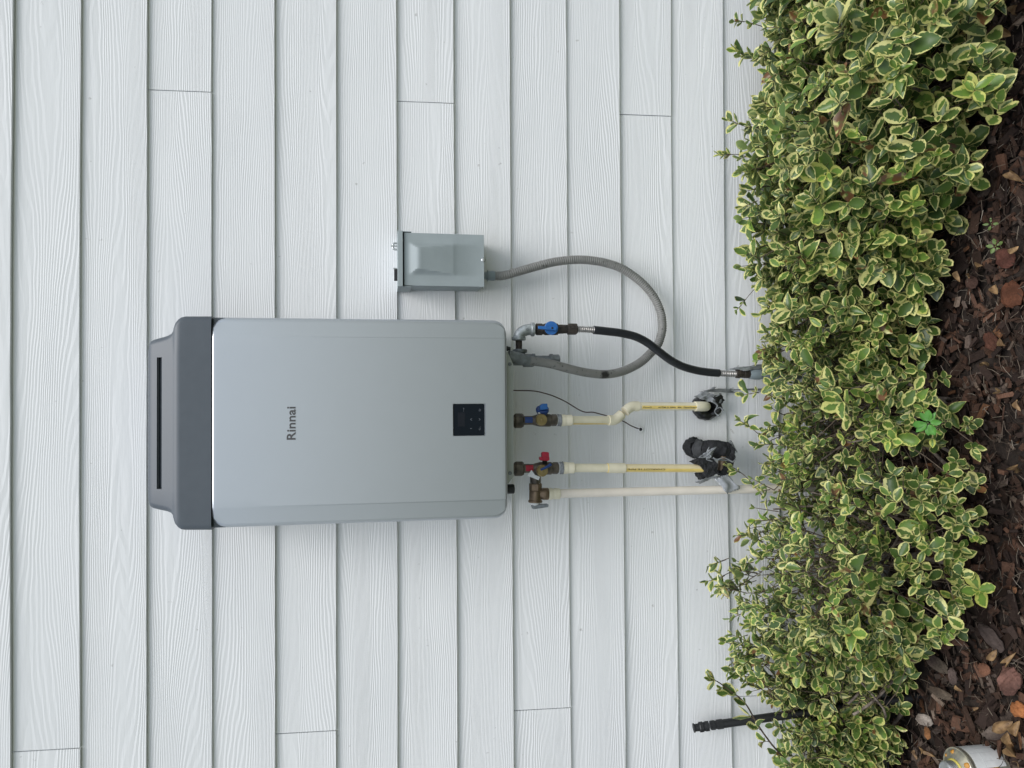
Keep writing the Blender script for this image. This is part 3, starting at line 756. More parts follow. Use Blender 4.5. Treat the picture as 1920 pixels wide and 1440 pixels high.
# ================================================================== CPVC PIPES
cp = thing('cold_water_pipe', at(1200, 762, -.06), 'cream plastic cold water pipe with a sideways jog entering the wall', 'pipe')
CY = -.12
def adapter(t, x0, yc, Y):
    seg('thread_tape', at(x0-1.5, yc, Y), at(x0+1.5, yc, Y), .0146, t, MAT['tapewhite'], lambda L: [(0, .0120), (.001, .0152), (L, .0140)])
    sm = MB(); pr = [(0, .0135)]
    L = .0115
    sm.lathe(at(x0+.5, yc, Y), (0, 0, -1), [(0, .0140), (.003, .0160), (.007, .0152), (.0095, .0162), (L, .0140)], 22)
    for v in sm.v: v += V((noise.noise(v*190), noise.noise(v*190+V((5, 1, 2))), noise.noise(v*190+V((1, 7, 2)))))*.0016
    sm.build('sealant_ring', MAT['sealant'], t)
    seg('adapter', at(x0+8, yc, Y), at(x0+29, yc, Y), .0150, t, MAT['cpvc'], lambda L: [(0, .0138), (.001, .0150), (.0105, .0152), (.0112, .0136), (.012, .0140), (L-.001, .0140), (L, .0125)])
adapter(cp, 1043.5, 788, CY)
Zp = lambda x, y, Y: at(x, y, Y)
A0, A1, A2, A3 = at(1070, 788, CY), at(1153, 788, -.085), at(1183, 761.8, -.072), at(1322, 762, -.055)
upper = [A0, at(1141, 788, -.09)]
seg('pipe', A0, at(1142, 788, -.088), .0111, cp, MAT['cpvc'])
s1 = MB(); s1.tube([A0+V((0, 0, -.004)), at(1141, 788, -.088)], .01118, 6, 0, 1, True, (.75, 1.35)); s1.build('stripe', MAT['stripe'], cp)
def elb(name, pts, r):
    m = MB(); m.tube(pts, r, 20, 0, 5); return m.build(name, MAT['cpvc'], cp, angle=.6)
d1 = (A1-at(1120, 788, -.098)).normalized(); d2 = (A2-A1).normalized(); d3 = (at(1300, 762, -.057)-A2).normalized()
elb('elbow', [A1-d1*.020, A1-d1*.012, A1-d1*.006+d2*.0005, A1+d2*.006-d1*.0005, A1+d2*.012, A1+d2*.0245], .0134)
elb('elbow', [A2-d2*.0235, A2-d2*.012, A2-d2*.006+d3*.0005, A2+d3*.006-d2*.0005, A2+d3*.012, A2+d3*.022], .0134)
MB().lathe(A1+d2*.0225, d2, [(0, .0128), (.0035, .0128)], 18).build('seam', MAT['stripe'], cp)
seg('pipe', A2+d3*.018, at(1308, 762, -.056), .0111, cp, MAT['cpvc'])
w0, w1 = at(1201, 762, -.0712), at(1306, 762, -.0562)
s2 = MB(); s2.tube([w0, w1], .01118, 8, 0, 1, True, (-.20, .62)); s2.build('stripe', MAT['stripe'], cp)
def pipe_text(txt, xa, xb, p0, p1, r, ang, hgt, down, parent):
    """lettering wrapped round a pipe between image columns xa and xb"""
    a0, b0 = p0, p1; ax = (b0-a0).normalized()
    e1 = (V((0, -1, 0)) - ax*ax.dot(V((0, -1, 0)))).normalized(); e2 = ax.cross(e1)
    L = (xb-xa)
    st_ = a0 + ax*0
    def place(x, y, z):
        t = x if down else (b0-a0).length - x
        an = ang + ((y-hgt/2)/r)*(-1 if down else 1)
        return a0 + ax*t + (e1*math.cos(an) + e2*math.sin(an))*(r+.0003+z)
    return text_mesh(txt, hgt, MAT['ink'], 'printed_text', parent, place, .0001, (b0-a0).length, .01)
def onpipe(px): return w0 + (w1-w0)*((px-1201)/(1306-1201))
pipe_text('FlowG', 1203, 1218, onpipe(1203), onpipe(1218), .0112, .22, .0036, True, cp)
pipe_text('ASTM D 2846  90c  FlowGuard', 1229, 1303, onpipe(1230), onpipe(1303), .0112, .22, .0036, True, cp)
# elbow that turns into the wall
m = MB(); m.tube([at(1303, 762, -.0565), at(1312, 762, -.055), at(1319, 762, -.050), at(1323, 762, -.040), at(1323.5, 762, -.02), at(1323.5, 762, .01)], [.0134, .0134, .0134, .0132, .013, .013], 22, 0, 6)
we = m.build('wall_elbow', MAT['cpvc'], cp, angle=.7)
c = at(1324, 762.5, -.0625); seg('mould_mark', c+V((0, .003, 0)), c+V((0, -.0004, 0)), .0028, we, MAT['cpvc'], None, 14)

hp = thing('hot_water_pipe', at(1240, 878, -.09), 'cream and yellow plastic hot water pipe with printed maker name', 'pipe')
adapter(hp, 1047.5, 877.4, CY)
B0, B1 = at(1074, 877.3, CY), at(1326, 878.2, -.085)
hq = lambda px: B0 + (B1-B0)*((px-1074)/(1326-1074))
seg('pipe', B0, hq(1142), .0111, hp, MAT['cpvc'])
seg('coupling', hq(1137), hq(1168.5), .0130, hp, MAT['cpvc'], lambda L: [(0, .0118), (.0008, .0130), (L-.0008, .0130), (L, .0118)])
MB().lathe(hq(1135.6), (B1-B0), [(0, .0116), (.002, .0126)], 18).build('glue_ring', MAT['stripe'], hp)
seg('pipe', hq(1164), B1, .0108, hp, MAT['cpvcy'])
s3 = MB(); s3.tube([hq(1168), hq(1322)], .0110, 8, 0, 1, True, (.0, .85)); s3.build('stripe', MAT['stripe'], hp)
pipe_text('CHARLOTTE PIPE', 1172, 1241, hq(1171), hq(1241), .0110, .20, .0040, False, hp)

# ================================================================== SENSOR WIRE
sw = thing('sensor_wire', at(1100, 773, -.03), 'thin brown sensor wire drooping behind the pipes into the wall', 'wire')
WP = [(955,732,-.13),(975,732.3,-.12),(1000,733,-.10),(1020,737,-.085),(1040,743.5,-.07),(1063,754.5,-.055),(1085,768,-.04),(1098,772.8,-.035),(1112,773,-.03),(1128,777,-.028),(1150,783,-.026),(1170,790.5,-.022),(1181,797,-.018),(1192,802,-.010),(1200,804.6,.006)]
m = MB(); m.tube([at(*p) for p in WP], .0016, 7, 0, 5); m.build('cable', MAT['wire'], sw)
c = at(1200.5, 804.8, .003)
gm = MB(); gm.tube([c+V((.0062*math.cos(t*math.pi/7), -.003, .0062*math.sin(t*math.pi/7))) for t in range(15)], .0018, 7, 0, 1)
for v in gm.v: v += V((noise.noise(v*300), 0, noise.noise(v*300+V((4, 4, 4)))))*.001
gm.build('sealant_bead', MAT['tapewhite'], sw)
seg('wall_hole', c+V((0, .003, 0)), c+V((0, -.0035, 0)), .0048, sw, MAT['dark'], None, 14)

# ================================================================== INSULATION AND TAPE
def lump(mb, seed, amp, sc, ax=(1, 1, 1)):
    for v in mb.v:
        q = v*sc+V((seed, seed*2.3, 0)); v += V((noise.noise(q)*ax[0], noise.noise(q+V((7, 1, 3)))*ax[1], noise.noise(q+V((2, 9, 4)))*ax[2]))*amp
    return mb
ci = thing('foam_collar', at(1321, 763, -.01), 'black foam collar with torn tape round the cold pipe where it enters the wall', 'insulation')
m = MB(); cc = at(1321, 762.5, .004)
m.lathe(cc, (0, -1, 0), [(0, .038), (.012, .0395), (.024, .038), (.031, .034), (.033, .028), (.031, .020), (.022, .0165), (.004, .0160)], 40)
for v in m.v: v.x = cc.x+(v.x-cc.x)*.92; v.z = cc.z+(v.z-cc.z)*1.0
lump(m, 3, .0055, 48); lump(m, 9, .003, 130); m.build('collar', MAT['plastic'], ci)
crumple('tape_strip', [at(1300, 745, -.03), at(1318, 735, -.034), at(1352, 740, -.036), at(1346, 757, -.034)], 16, 9, .011, MAT['tape'], ci, 12, .5)
crumple('tape_strip', [at(1334, 744, -.042), at(1350, 738, -.044), at(1358, 752, -.036), at(1345, 761, -.038)], 10, 8, .008, MAT['plastic'], ci, 15, .4)
crumple('tape_strip', [at(1316, 735, -.020), at(1330, 730, -.022), at(1374, 727.5, -.007), at(1373, 736, -.007)], 16, 5, .006, MAT['tape'], ci, 18, .7)
crumple('tape_strip', [at(1370, 731, -.006), at(1390, 730, -.006), at(1470, 727, -.005), at(1470, 733, -.005)], 22, 4, .004, MAT['tape'], ci, 21, .8)
crumple('tape_strip', [at(1331, 729, -.018), at(1336, 724.5, -.020), at(1342, 725.5, -.020), at(1335, 731, -.018)], 4, 3, .003, MAT['tape'], ci, 25, .3)

hi = thing('pipe_insulation', at(1335, 860, -.05), 'black foam pipe insulation pieces with hanging grey tape on the hot pipe', 'insulation')
def foamtube(name, pts, rads, seed, mat='foam', amp=.004, inner=None):
    m = MB(); m.tube(pts, rads, 30, 0, 9); lump(m, seed, amp*1.3, 50); lump(m, seed+4, .0035, 150); lump(m, seed+7, .0014, 420); return m.build(name, MAT[mat], hi)
foamtube('foam_sleeve', [at(1299, 838, .01), at(1301, 839, -.012), at(1306, 840, -.022)], [.0265, .0275, .0250], 2)
foamtube('foam_ring', [at(1309, 841, -.020), at(1314, 842, -.030), at(1320, 842, -.036)], [.0255, .0262, .0235], 3, 'foamgrey', .0015)
def foamslab(pts, y0, th, seed):
    """torn slab of foam from its outline"""
    bm = bmesh.new(); off = root_loc(hi)
    vs = [bm.verts.new(at(1280+x/9, 800+y/9, y0)-off) for x, y in pts]; f = bm.faces.new(vs)
    r = bmesh.ops.extrude_face_region(bm, geom=[f]); nv = [v for v in r['geom'] if isinstance(v, bmesh.types.BMVert)]
    bmesh.ops.translate(bm, verts=nv, vec=(0, th, 0)); bmesh.ops.recalc_face_normals(bm, faces=bm.faces)
    bmesh.ops.triangulate(bm, faces=bm.faces[:])
    for _ in range(3): bmesh.ops.subdivide_edges(bm, edges=bm.edges[:], cuts=1, use_grid_fill=True)
    for v in bm.verts:
        q = v.co*70+V((seed, 0, 0)); w = v.co*230+V((0, seed, 0))
        v.co += V((noise.noise(q), noise.noise(q+V((5, 2, 1))), noise.noise(q+V((1, 9, 4)))))*.0045 + V((noise.noise(w), noise.noise(w+V((5, 2, 1))), noise.noise(w+V((1, 9, 4)))))*.0018
    me = bpy.data.meshes.new('foam_piece'); bm.to_mesh(me); bm.free(); me.materials.append(MAT['foam'])
    o = bpy.data.objects.new('foam_piece', me); COL.objects.link(o); o.parent = hi; return o
foamslab([(205,610),(290,562),(450,545),(540,560),(600,690),(612,790),(480,832),(400,852),(362,750),(330,680),(270,632)], -.104, .034, 3)
foamslab([(268,782),(362,770),(402,858),(322,918),(284,832)], -.088, .026, 8)
foamslab([(778,280),(880,372),(888,520),(852,640),(742,876),(638,790),(738,600),(762,420)], -.088, .030, 13)
foamtube('foam_sleeve', [at(1316, 843, -.030), at(1328, 843, -.045), at(1342, 843, -.060), at(1356, 845, -.066), at(1362, 847, -.066)], [.0215, .0255, .0262, .0250, .0215], 5)
seg('copper_elbow', at(1357, 846, -.075), at(1352, 882, -.075), .0110, hi, MAT['bronze2'])
crumple('tape_strip', [at(1311, 856, -.085), at(1335, 838, -.094), at(1342, 842, -.094), at(1328, 861, -.094)], 14, 7, .010, MAT['tape'], hi, 31, .7)
crumple('tape_strip', [at(1326, 858, -.096), at(1350, 860, -.094), at(1374, 866, -.085), at(1350, 863, -.094)], 16, 4, .008, MAT['tape'], hi, 34, .8)
crumple('tape_strip', [at(1306, 902, -.085), at(1345, 891, -.098), at(1352, 893, -.092), at(1312, 906, -.080)], 16, 5, .006, MAT['tape'], hi, 37, .5)
crumple('tape_strip', [at(1338, 898, -.094), at(1362, 889, -.098), at(1387, 915, -.118), at(1364, 925, -.118)], 16, 10, .007, MAT['tape'], hi, 40, .6)
crumple('tape_strip', [at(1366, 829, -.045), at(1371, 827, -.045), at(1380, 846, -.055), at(1373, 850, -.060)], 8, 5, .005, MAT['tape'], hi, 44, .6)

for k, pts in enumerate((((1330, 838), (1326, 848), (1333, 856), (1324, 861), (1336, 865)), ((1337, 858), (1345, 862), (1356, 858), (1366, 862), (1374, 866), (1379, 861)), ((1372, 830), (1377, 838), (1382, 848)), ((1310, 858), (1322, 857), (1330, 850), (1343, 838)))):
    m = MB(); m.tube([at(x, y, -.104 if k != 2 else -.075) for x, y in pts], [.0010+.0016*((q*7+k) % 3)/2 for q in range(len(pts))], 6, 0, 5); m.build('tape_shred', MAT['tape'], hi)
for k, pts in enumerate((((1312, 748), (1325, 741), (1340, 744), (1352, 738)), ((1341, 768), (1350, 764), (1356, 770)), ((1334, 752), (1345, 760), (1340, 772), (1348, 780)))):
    m = MB(); m.tube([at(x, y, -.046) for x, y in pts], [.0012+.0018*((q*5+k) % 3)/2 for q in range(len(pts))], 6, 0, 5); m.build('tape_shred', MAT['tape'], ci)

# ================================================================== BLACK IRRIGATION RISER
ri = thing('irrigation_riser', V((at(1640, 1316, -.12).x, -.12, 0)), 'black plastic riser pipe with threaded couplings leaning on the wall', 'pipe')
R0, R1, R2 = at(1304, 1364.5, -.034), at(1352, 1357.5, -.040), at(1535, 1332.5, -.080)
dR = (R2-R1).normalized(); R3 = R2 + dR*((-.02-R2.z)/dR.z)
seg('pipe', R1-dR*.01, R3, .0113, ri, MAT['black'], None, 16)
seg('coupling', R1-dR*.030, R1+dR*.004, .0128, ri, MAT['black'], lambda L: [(0, .0110), (.002, .0126), (.012, .0126), (.013, .0110), (.018, .0110), (.019, .0130), (L, .0130)], 10, False)
seg('coupling', R0+dR*.010, R0+dR*.036, .0135, ri, MAT['black'], lambda L: [(0, .0128), (.002, .0142), (.010, .0142), (.0115, .0122), (.016, .0122), (.017, .0138), (L, .0138)], 8, False)
seg('open_end', R0-dR*.006, R0+dR*.014, .0105, ri, MAT['black'], lambda L: [(0, .0110), (.0005, .0120), (.003, .0120), (.004, .0098), (L, .0100)], 18)

# ================================================================== CEMENT CAN
cb = atz(1867, 1438, .004)
can = thing('cement_can', cb, 'small metal can with yellow-stained neck and white paper label on the mulch', 'can')
CR, CH = .050, .100
body = MB().lathe(cb, (0, 0, 1), [(0, CR-.002), (.002, CR+.001), (.004, CR), (CH-.006, CR), (CH-.003, CR+.0016), (CH, CR+.0010)], 40).build('body', MAT['can'], can, angle=.5)
MB().lathe(cb+V((0, 0, CH-.001)), (0, 0, 1), [(0, CR-.001), (.001, CR-.002), (.006, CR-.010), (.010, .030), (.011, .026)], 40).build('shoulder', MAT['can'], can, angle=.5)
nb = cb+V((0, 0, CH+.009))
MB().lathe(nb, (0, 0, 1), [(0, .0275), (.002, .0280), (.004, .0262), (.0042, .0225)], 32).build('cement_ring', MAT['canyellow'], can)
pr = []
for i in range(5): pr += [(.0035+i*.0042, .0222), (.0050+i*.0042, .0238), (.0066+i*.0042, .0238), (.0074+i*.0042, .0222)]
nk = MB().lathe(nb, (0, 0, 1), pr, 32).build('threaded_neck', MAT['zinc'], can, angle=.5)
MB().lathe(nb+V((0, 0, .024)), (0, 0, 1), [(0, .0228), (.0012, .0228), (.0022, .0205), (.0016, .0195)], 32).build('neck_lid', MAT['zinc'], can, angle=.5)
def wrap(name, a0, a1, z0, z1, mat, parent, r=CR+.0005, n=14, th=.0004):
    m = MB(); vs = []; fs = []
    for i in range(n+1):
        a = math.radians(a0+(a1-a0)*i/n)
        for z in (z0, z1): vs.append(cb+V((math.cos(a)*r, math.sin(a)*r, z)))
        for z in (z0, z1): vs.append(cb+V((math.cos(a)*(r-th), math.sin(a)*(r-th), z)))
    for i in range(n):
        k = i*4; fs += [(k, k+4, k+5, k+1), (k+2, k+3, k+7, k+6), (k+1, k+5, k+7, k+3), (k, k+2, k+6, k+4)]
    m.add(vs, fs, 0, True); return m.build(name, mat, parent, angle=.5)
lab = wrap('paper_label', -62, 30, .010, .088, MAT['paper'], can)
lab2 = wrap('paper_label', -150, -68, .010, .080, MAT['paper'], can)
wrap('yellow_band', -70, -60, .030, .090, MAT['orange'], can, CR+.0004)
wrap('printed_rule', -60, 26, .062, .0626, MAT['print'], lab, CR+.0008)
for a, z0, z1 in ((-46, .014, .060), (-22, .030, .084), (-6, .014, .06)): wrap('printed_rule', a, a+.6, z0, z1, MAT['print'], lab, CR+.0008, 1)
for a in (-84, -98): wrap('printed_rule', a, a+.8, .014, .076, MAT['print'], lab2, CR+.0008, 1)
for (a, z, s) in ((20, CH+.0052, .006), (60, CH+.0055, .004), (-50, CH+.0055, .007)):
    a = math.radians(a); c = cb+V((math.cos(a)*.040, math.sin(a)*.040, z))
    m = MB().lathe(c+V((0, 0, -.004)), (math.cos(a)*.6, math.sin(a)*.6, 1), [(0, s), (.0042, s*.9), (.0050, s*.4)], 9); lump(m, a*9, .002, 300); m.build('cement_drip', MAT['orange'], can)

# ================================================================== HEDGE
HR = random.Random(29)
TOPPX = [(0,1428),(60,1412),(150,1412),(220,1398),(290,1380),(400,1398),(480,1412),(560,1440),(640,1455),(720,1455),(790,1425),(860,1412),(960,1412),(1040,1360),(1100,1352),(1200,1378),(1280,1412),(1340,1490),(1440,1515)]
FRONTPX = [(0,1925),(200,1912),(300,1885),(360,1845),(420,1795),(520,1770),(620,1755),(690,1765),(740,1845),(800,1885),(900,1895),(1000,1892),(1100,1878),(1180,1830),(1230,1750),(1290,1690),(1350,1692),(1440,1660)]
TOPT = sorted((at(x, y, -.14).x, at(x, y, -.14).z+.018) for y, x in TOPPX)
FRT = sorted((atz(x, y, .05).x, -atz(x, y, .05).y+.035) for y, x in FRONTPX)
TOPT += [(1.6, .46)]; FRT += [(1.6, .42)]
def leaf_mesh(i):
    g = random.Random(100+i)
    T = [0, .10, .27, .48, .68, .86, 1.0]
    wd_ = g.uniform(.25, .32); W = [.04, .42, .80, 1.0, .93, .58, .06]
    if i % 3 == 1: W = [.04, .34, .66, .92, 1.0, .74, .10]
    if i % 4 == 2: W = [.04, .50, .92, 1.0, .78, .40, .02]
    fold = g.uniform(.10, .75); curl = g.uniform(-.42, .30); tw = g.uniform(-.35, .35); wav = g.uniform(.01, .05)
    vs = []; fs = []; ed = []
    for a, (t, w) in enumerate(zip(T, W)):
        for q, s in enumerate((-1, -.66, 0, .66, 1)):
            x = s*w*wd_; z = fold*abs(x)*(.5+.5*abs(s)) + curl*t*t + tw*x*t + wav*math.sin(t*9+i)*abs(s)
            vs.append(V((x, t, z))); ed.append(max(abs(s), t**7, (1-t)**9*.8))
    for a in range(6):
        for q in range(4): k = a*5+q; fs.append((k, k+1, k+6, k+5))
    return vs, fs, ed
LEAVES = [leaf_mesh(i) for i in range(12)]
def set_leafdata(me, data):
    ca = me.color_attributes.new('leafdata', 'FLOAT_COLOR', 'POINT')
    ca.data.foreach_set('color', [c for d in data for c in (*d, 1.0)])
LEAFME = []
for i, (vs, fs, ed) in enumerate(LEAVES):
    me = bpy.data.meshes.new('leaf'); me.from_pydata(vs, [], fs); me.materials.append(MAT['leaf'])
    me.polygons.foreach_set('use_smooth', [True]*len(fs)); set_leafdata(me, [(0, 0, e) for e in ed]); LEAFME.append(me)

def frame(d, nrm):
    y = d.normalized(); z = (nrm - y*nrm.dot(y)).normalized(); x = y.cross(z)
    return Matrix((x, y, z)).transposed()
def shoot(base, axis, L, nodes, size, young, R, out, twigs, r0=.0012):
    """a twig with opposite pairs of leaves"""
    axis = axis.normalized(); a = V((0, 0, 1)) if abs(axis.z) < .85 else V((0, -1, 0))
    e1 = (a-axis*a.dot(axis)).normalized(); e2 = axis.cross(e1); ph = R.uniform(0, math.pi)
    bend = V((R.uniform(-1, 1), R.uniform(-1, 1), R.uniform(-.2, 1)))*L*.18
    twigs.append(([base, base+axis*L*.5+bend*.3, base+axis*L+bend], r0))
    for k in range(nodes):
        f = (k+1)/nodes; p = base+axis*L*f+bend*f*f
        for s in (0, math.pi):
            if R.random() < .07: continue
            an = ph+k*math.pi/2+s+R.uniform(-.35, .35)
            rad = e1*math.cos(an)+e2*math.sin(an)
            al = math.radians(R.uniform(52, 82) if k < nodes-1 else R.uniform(22, 52))
            d = axis*math.cos(al)+rad*math.sin(al)+V((0, 0, R.uniform(-.12, .12)))
            nrm = axis*math.sin(al)-rad*math.cos(al)+V((0, -.10, .28))+V((R.uniform(-.3, .3), R.uniform(-.3, .3), 0))
            sz = size*(1.0-.35*max(0, f-.55)/.45)*R.triangular(.42, 1.45, .92)
            out.append((p, frame(d, nrm), sz, R.randrange(12), R.random(), min(1, max(0, young+R.uniform(-.12, .12)+(.22 if k == nodes-1 and R.random() < .4 else 0)))))

BOUNDS = [(1.62, .93), (.93, .53), (.53, .12), (.12, -.24), (-.24, -.62), (-.62, -1.30)]
LABELS = ['dense variegated shrub with large cream-edged leaves, farthest in the hedge from the metal can',
          'variegated shrub with large leaves, second in the hedge counting toward the metal can',
          'variegated shrub in line with the grey disconnect box, facing the rusty red bark slab',
          'sparse twiggy variegated shrub where the black gas hose and cold pipe end',
          'small-leaved variegated shrub in front of the pinkish discharge pipe',
          'thin small-leaved variegated shrub round the black riser near the can']
def dens(x, th, rho):
    # thinner and twiggier to the left, open low down where the stems show
    d = 1.0
    if x < .22: d = .86
    if -.22 < x < .16 and th < 1.0: d = .42
    if -.10 < x < .22 and th > 1.7: d = .8
    if x < -.62: d = .9
    return d
SIZE = [(-1.2, .034), (-.6, .033), (-.2, .033), (.1, .037), (.35, .046), (1.6, .047)]
def stem_obj(shrub, pts, r0, r1, mat='bark'):
    n = len(pts); m = MB(); m.tube(pts, [r0+(r1-r0)*i/(n-1) for i in range(n)], 8, 0, 4)
    for v in m.v: v += V((noise.noise(v*70), noise.noise(v*70+V((3, 3, 3))), noise.noise(v*70+V((8, 1, 3)))))*r0*.35
    return m.build('stem', MAT[mat], shrub)
def surf(x, th, rho):
    zt = interp(TOPT, x); yf = interp(FRT, x); yb = .035
    a = (yf-yb)/2; yc = -(yf+yb)/2
    lum = 1+.12*noise.noise(V((x*5, th*2.2, 4)))+.07*noise.noise(V((x*14, th*5, 9)))
    y = yc - a*math.copysign(abs(math.cos(th))**.75, math.cos(th))*(rho if th < 1.57 else max(rho, .8))*min(lum, 1.06)
    z = .02+(zt-.02)*max(0, math.sin(th))**.72*rho*lum
    return V((x, y, z)), V((0, -math.cos(th), math.sin(th)*1.1))
EXTRA = {5: [  # sprigs standing clear of the hedge, from the photograph
    ([(1500,1452,-.16),(1455,1405,-.16),(1425,1365,-.155),(1398,1320,-.15),(1370,1296,-.15),(1345,1278,-.15)], .0026, 0.066),
    ([(1472,1330,-.12),(1440,1300,-.12),(1408,1283,-.12)], .0016, 0.030), ([(1560,1400,-.14),(1500,1376,-.14),(1468,1366,-.14)], .0016, 0.039),
    ([(1600,1440,-.2),(1540,1420,-.2),(1490,1432,-.2)], .002, 0.057)],
  4: [([(1430,930,-.13),(1400,895,-.13),(1380,880,-.125)], .0016, 0.030), ([(1420,1075,-.14),(1380,1070,-.14),(1345,1085,-.14)], .0018, 0.039)],
  3: [([(1470,760,-.12),(1440,735,-.12),(1410,738,-.12)], .0014, 0.036), ([(1460,850,-.13),(1420,812,-.13),(1402,798,-.13)], .0014, 0.033)],
  2: [([(1440,520,-.11),(1412,545,-.11),(1390,572,-.11)], .0012, 0.027)],
  1: [([(1420,300,-.13),(1385,290,-.13),(1366,290,-.13)], .0014, 0.042), ([(1430,240,-.13),(1400,238,-.13),(1380,230,-.13)], .0012, 0.039)],
  0: [([(1430,50,-.13),(1405,42,-.13),(1390,40,-.13)], .0012, 0.030), ([(1430,105,-.13),(1408,110,-.13),(1396,104,-.13)], .0012, 0.039)]}
LONGSTEMS = {0: [[(1790,205,-.40),(1735,178,-.40),(1690,145,-.39),(1655,112,-.37),(1600,60,-.30)]],
  3: [[(1800,770,-.17),(1770,755,-.26),(1730,733,-.30),(1690,715,-.30),(1640,690,-.22)], [(1850,905,-.36),(1800,893,-.30),(1765,862,-.26),(1735,835,-.24),(1700,800,-.2)]],
  4: [[(1545,925,-.18),(1565,882,-.18),(1580,845,-.17),(1592,818,-.17)], [(1740,985,-.2),(1650,990,-.2),(1560,950,-.18),(1450,955,-.15)]],
  5: [[(1600,1340,-.15),(1640,1312,-.16),(1680,1270,-.16),(1700,1225,-.16)], [(1762,1206,-.30),(1785,1165,-.30),(1815,1125,-.27),(1850,1100,-.25)], [(1590,1320,-.14),(1620,1290,-.14),(1650,1265,-.13)]]}
for si, (xb, xa) in enumerate(BOUNDS):
    xm = (xa+xb)/2; yfm = interp(FRT, xm)
    shrub = thing('variegated_shrub', V((xm, -.12 if xm < -.5 else -.17, 0)), LABELS[si], 'shrub', 'variegated shrubs along the foot of the wall')
    leaves = []; twigs = []
    R = random.Random(500+si)
    # main stems
    stems = []
    for k in range(9 if si else 12):
        x0 = xm+R.uniform(-.3, .3)*(xb-xa); x1 = R.uniform(xa, xb)
        b0 = V((x0, -R.uniform(.3, .55)*interp(FRT, x0), -.005))
        tip, _ = surf(x1, R.uniform(.7, 2.5), .72)
        mid = b0*.5+tip*.5+V((R.uniform(-.04, .04), R.uniform(-.03, .03), -.02))
        q1 = b0*.78+tip*.22+V((R.uniform(-.03, .03), R.uniform(-.03, .03), .03))
        st_pts = [b0, q1, mid, tip]; stems.append(st_pts); stem_obj(shrub, st_pts, R.uniform(.0035, .0065), .0018)
    for pl in LONGSTEMS.get(si, []): stem_obj(shrub, [at(*p) for p in pl], .0062 if si in (0, 3) else .004, .0036 if si in (0, 3) else .0022)
    n = int((xb-xa)*(1500 if si < 3 else 1750)); made = 0
    while made < n:
        x = R.uniform(xa, xb); th = R.uniform(.06, math.pi-.12); rho = 1-.62*R.random()**1.25 if R.random() < .82 else R.uniform(.2, .6)
        made += 1
        if R.random() < .22: th = R.uniform(1.75, 2.95); rho = R.uniform(.72, 1.0)
        if R.random() > dens(x, th, rho): continue
        p, nn = surf(x, th, rho)
        if p.y > -.028: p.y = -.028
        if p.z < .012: continue
        ax = nn.normalized()*.75+V((R.uniform(-.7, .7), -.15+R.uniform(-.4, .4), .45+R.uniform(-.3, .5)))
        if p.y > -.07: ax.y = min(ax.y, -.15)
        sz = interp(SIZE, x)*R.uniform(.72, 1.22)*(1.12 if th < 1.2 else .92)
        yg = .75 if R.random() < .11 else R.uniform(0, .42)
        L = R.uniform(.025, .06); nd = R.choice((2, 3, 3, 4)) if x > .12 else R.choice((2, 3, 3))
        ax.normalize(); base = p-ax*L*.6
        shoot(base, ax, L, nd, sz, yg, R, leaves, twigs)
        if R.random() < .28:
            s0 = R.choice(stems); q = s0[2]*R.random()+s0[3]*.5 if False else s0[2].lerp(s0[3], R.random())
            v = q-base
            if v.length > .16: q = base+v.normalized()*.16
            twigs.append(([base, base.lerp(q, .5)+V((R.uniform(-.01, .01), R.uniform(-.01, .01), -.008)), q], .0014))
    for pts, r0, ls in EXTRA.get(si, []):
        P3 = [at(*p) for p in pts]; stem_obj(shrub, P3, r0, r0*.5, 'twig')
        for k in range(1, len(P3)):
            for f in ((.35, .85) if len(P3) > 4 else (.6,)):
                q = P3[k-1].lerp(P3[k], f); dd = (P3[k]-P3[k-1]).normalized()
                shoot(q, dd+V((R.uniform(-.5, .5), R.uniform(-.6, 0), .2)), .014, 1 if len(P3) > 4 else 2, ls*R.uniform(.7, 1.1), R.uniform(0, .3), R, leaves, twigs)
        shoot(P3[-1], (P3[-1]-P3[-2]), .02, 2, min(ls, .036), .2, R, leaves, twigs)
    # twigs as one mesh
    m = MB()
    for pts, r in twigs: m.tube(pts, [r, r*.85, r*.6], 4, 0, 1, False)
    tw = m.build('twigs', MAT['twig'], shrub); tw['kind'] = 'stuff'
    # the leaves that show largest become parts of their own, the rest one mesh
    def score(l):
        c = l[0]+l[1].col[1]*l[2]*.5; nrm = l[1].col[2]; vd = (CAM-c); dist = vd.length; vd.normalize()
        px, py = 0, 0
        d = c-CAM; k = FPX/d.dot(fwd); px = 960-d.dot(upv)*k; py = 720-d.dot(rgt)*k
        if not (1300 < px < 1925 and -20 < py < 1460): return -1
        zt = interp(TOPT, c.x); yf = interp(FRT, c.x)
        depth = (c.z/zt)*.6+(-c.y/yf)*.8
        return l[2]*abs(nrm.dot(vd))/dist*(.25+depth)
    leaves.sort(key=score, reverse=True)
    off = root_loc(shrub)
    for (p, fr, sz, vi, r1, yg) in leaves[:300]:
        o = bpy.data.objects.new('leaf', LEAFME[vi]); COL.objects.link(o); o.parent = shrub
        o.matrix_local = Matrix.Translation(p-off) @ (fr*sz).to_4x4(); o.color = (r1, yg, 0, 1)
    vs = []; fs = []; da = []
    for (p, fr, sz, vi, r1, yg) in leaves[300:]:
        lv_, lf, le = LEAVES[vi]; b = len(vs); q = fr*sz; pp = p-off
        vs += [q @ a + pp for a in lv_]; fs += [tuple(b+i for i in f) for f in lf]; da += [(r1, yg, e) for e in le]
    me = bpy.data.meshes.new('foliage'); me.from_pydata(vs, [], fs); me.materials.append(MAT['leaf'])
    me.polygons.foreach_set('use_smooth', [True]*len(fs)); set_leafdata(me, da)
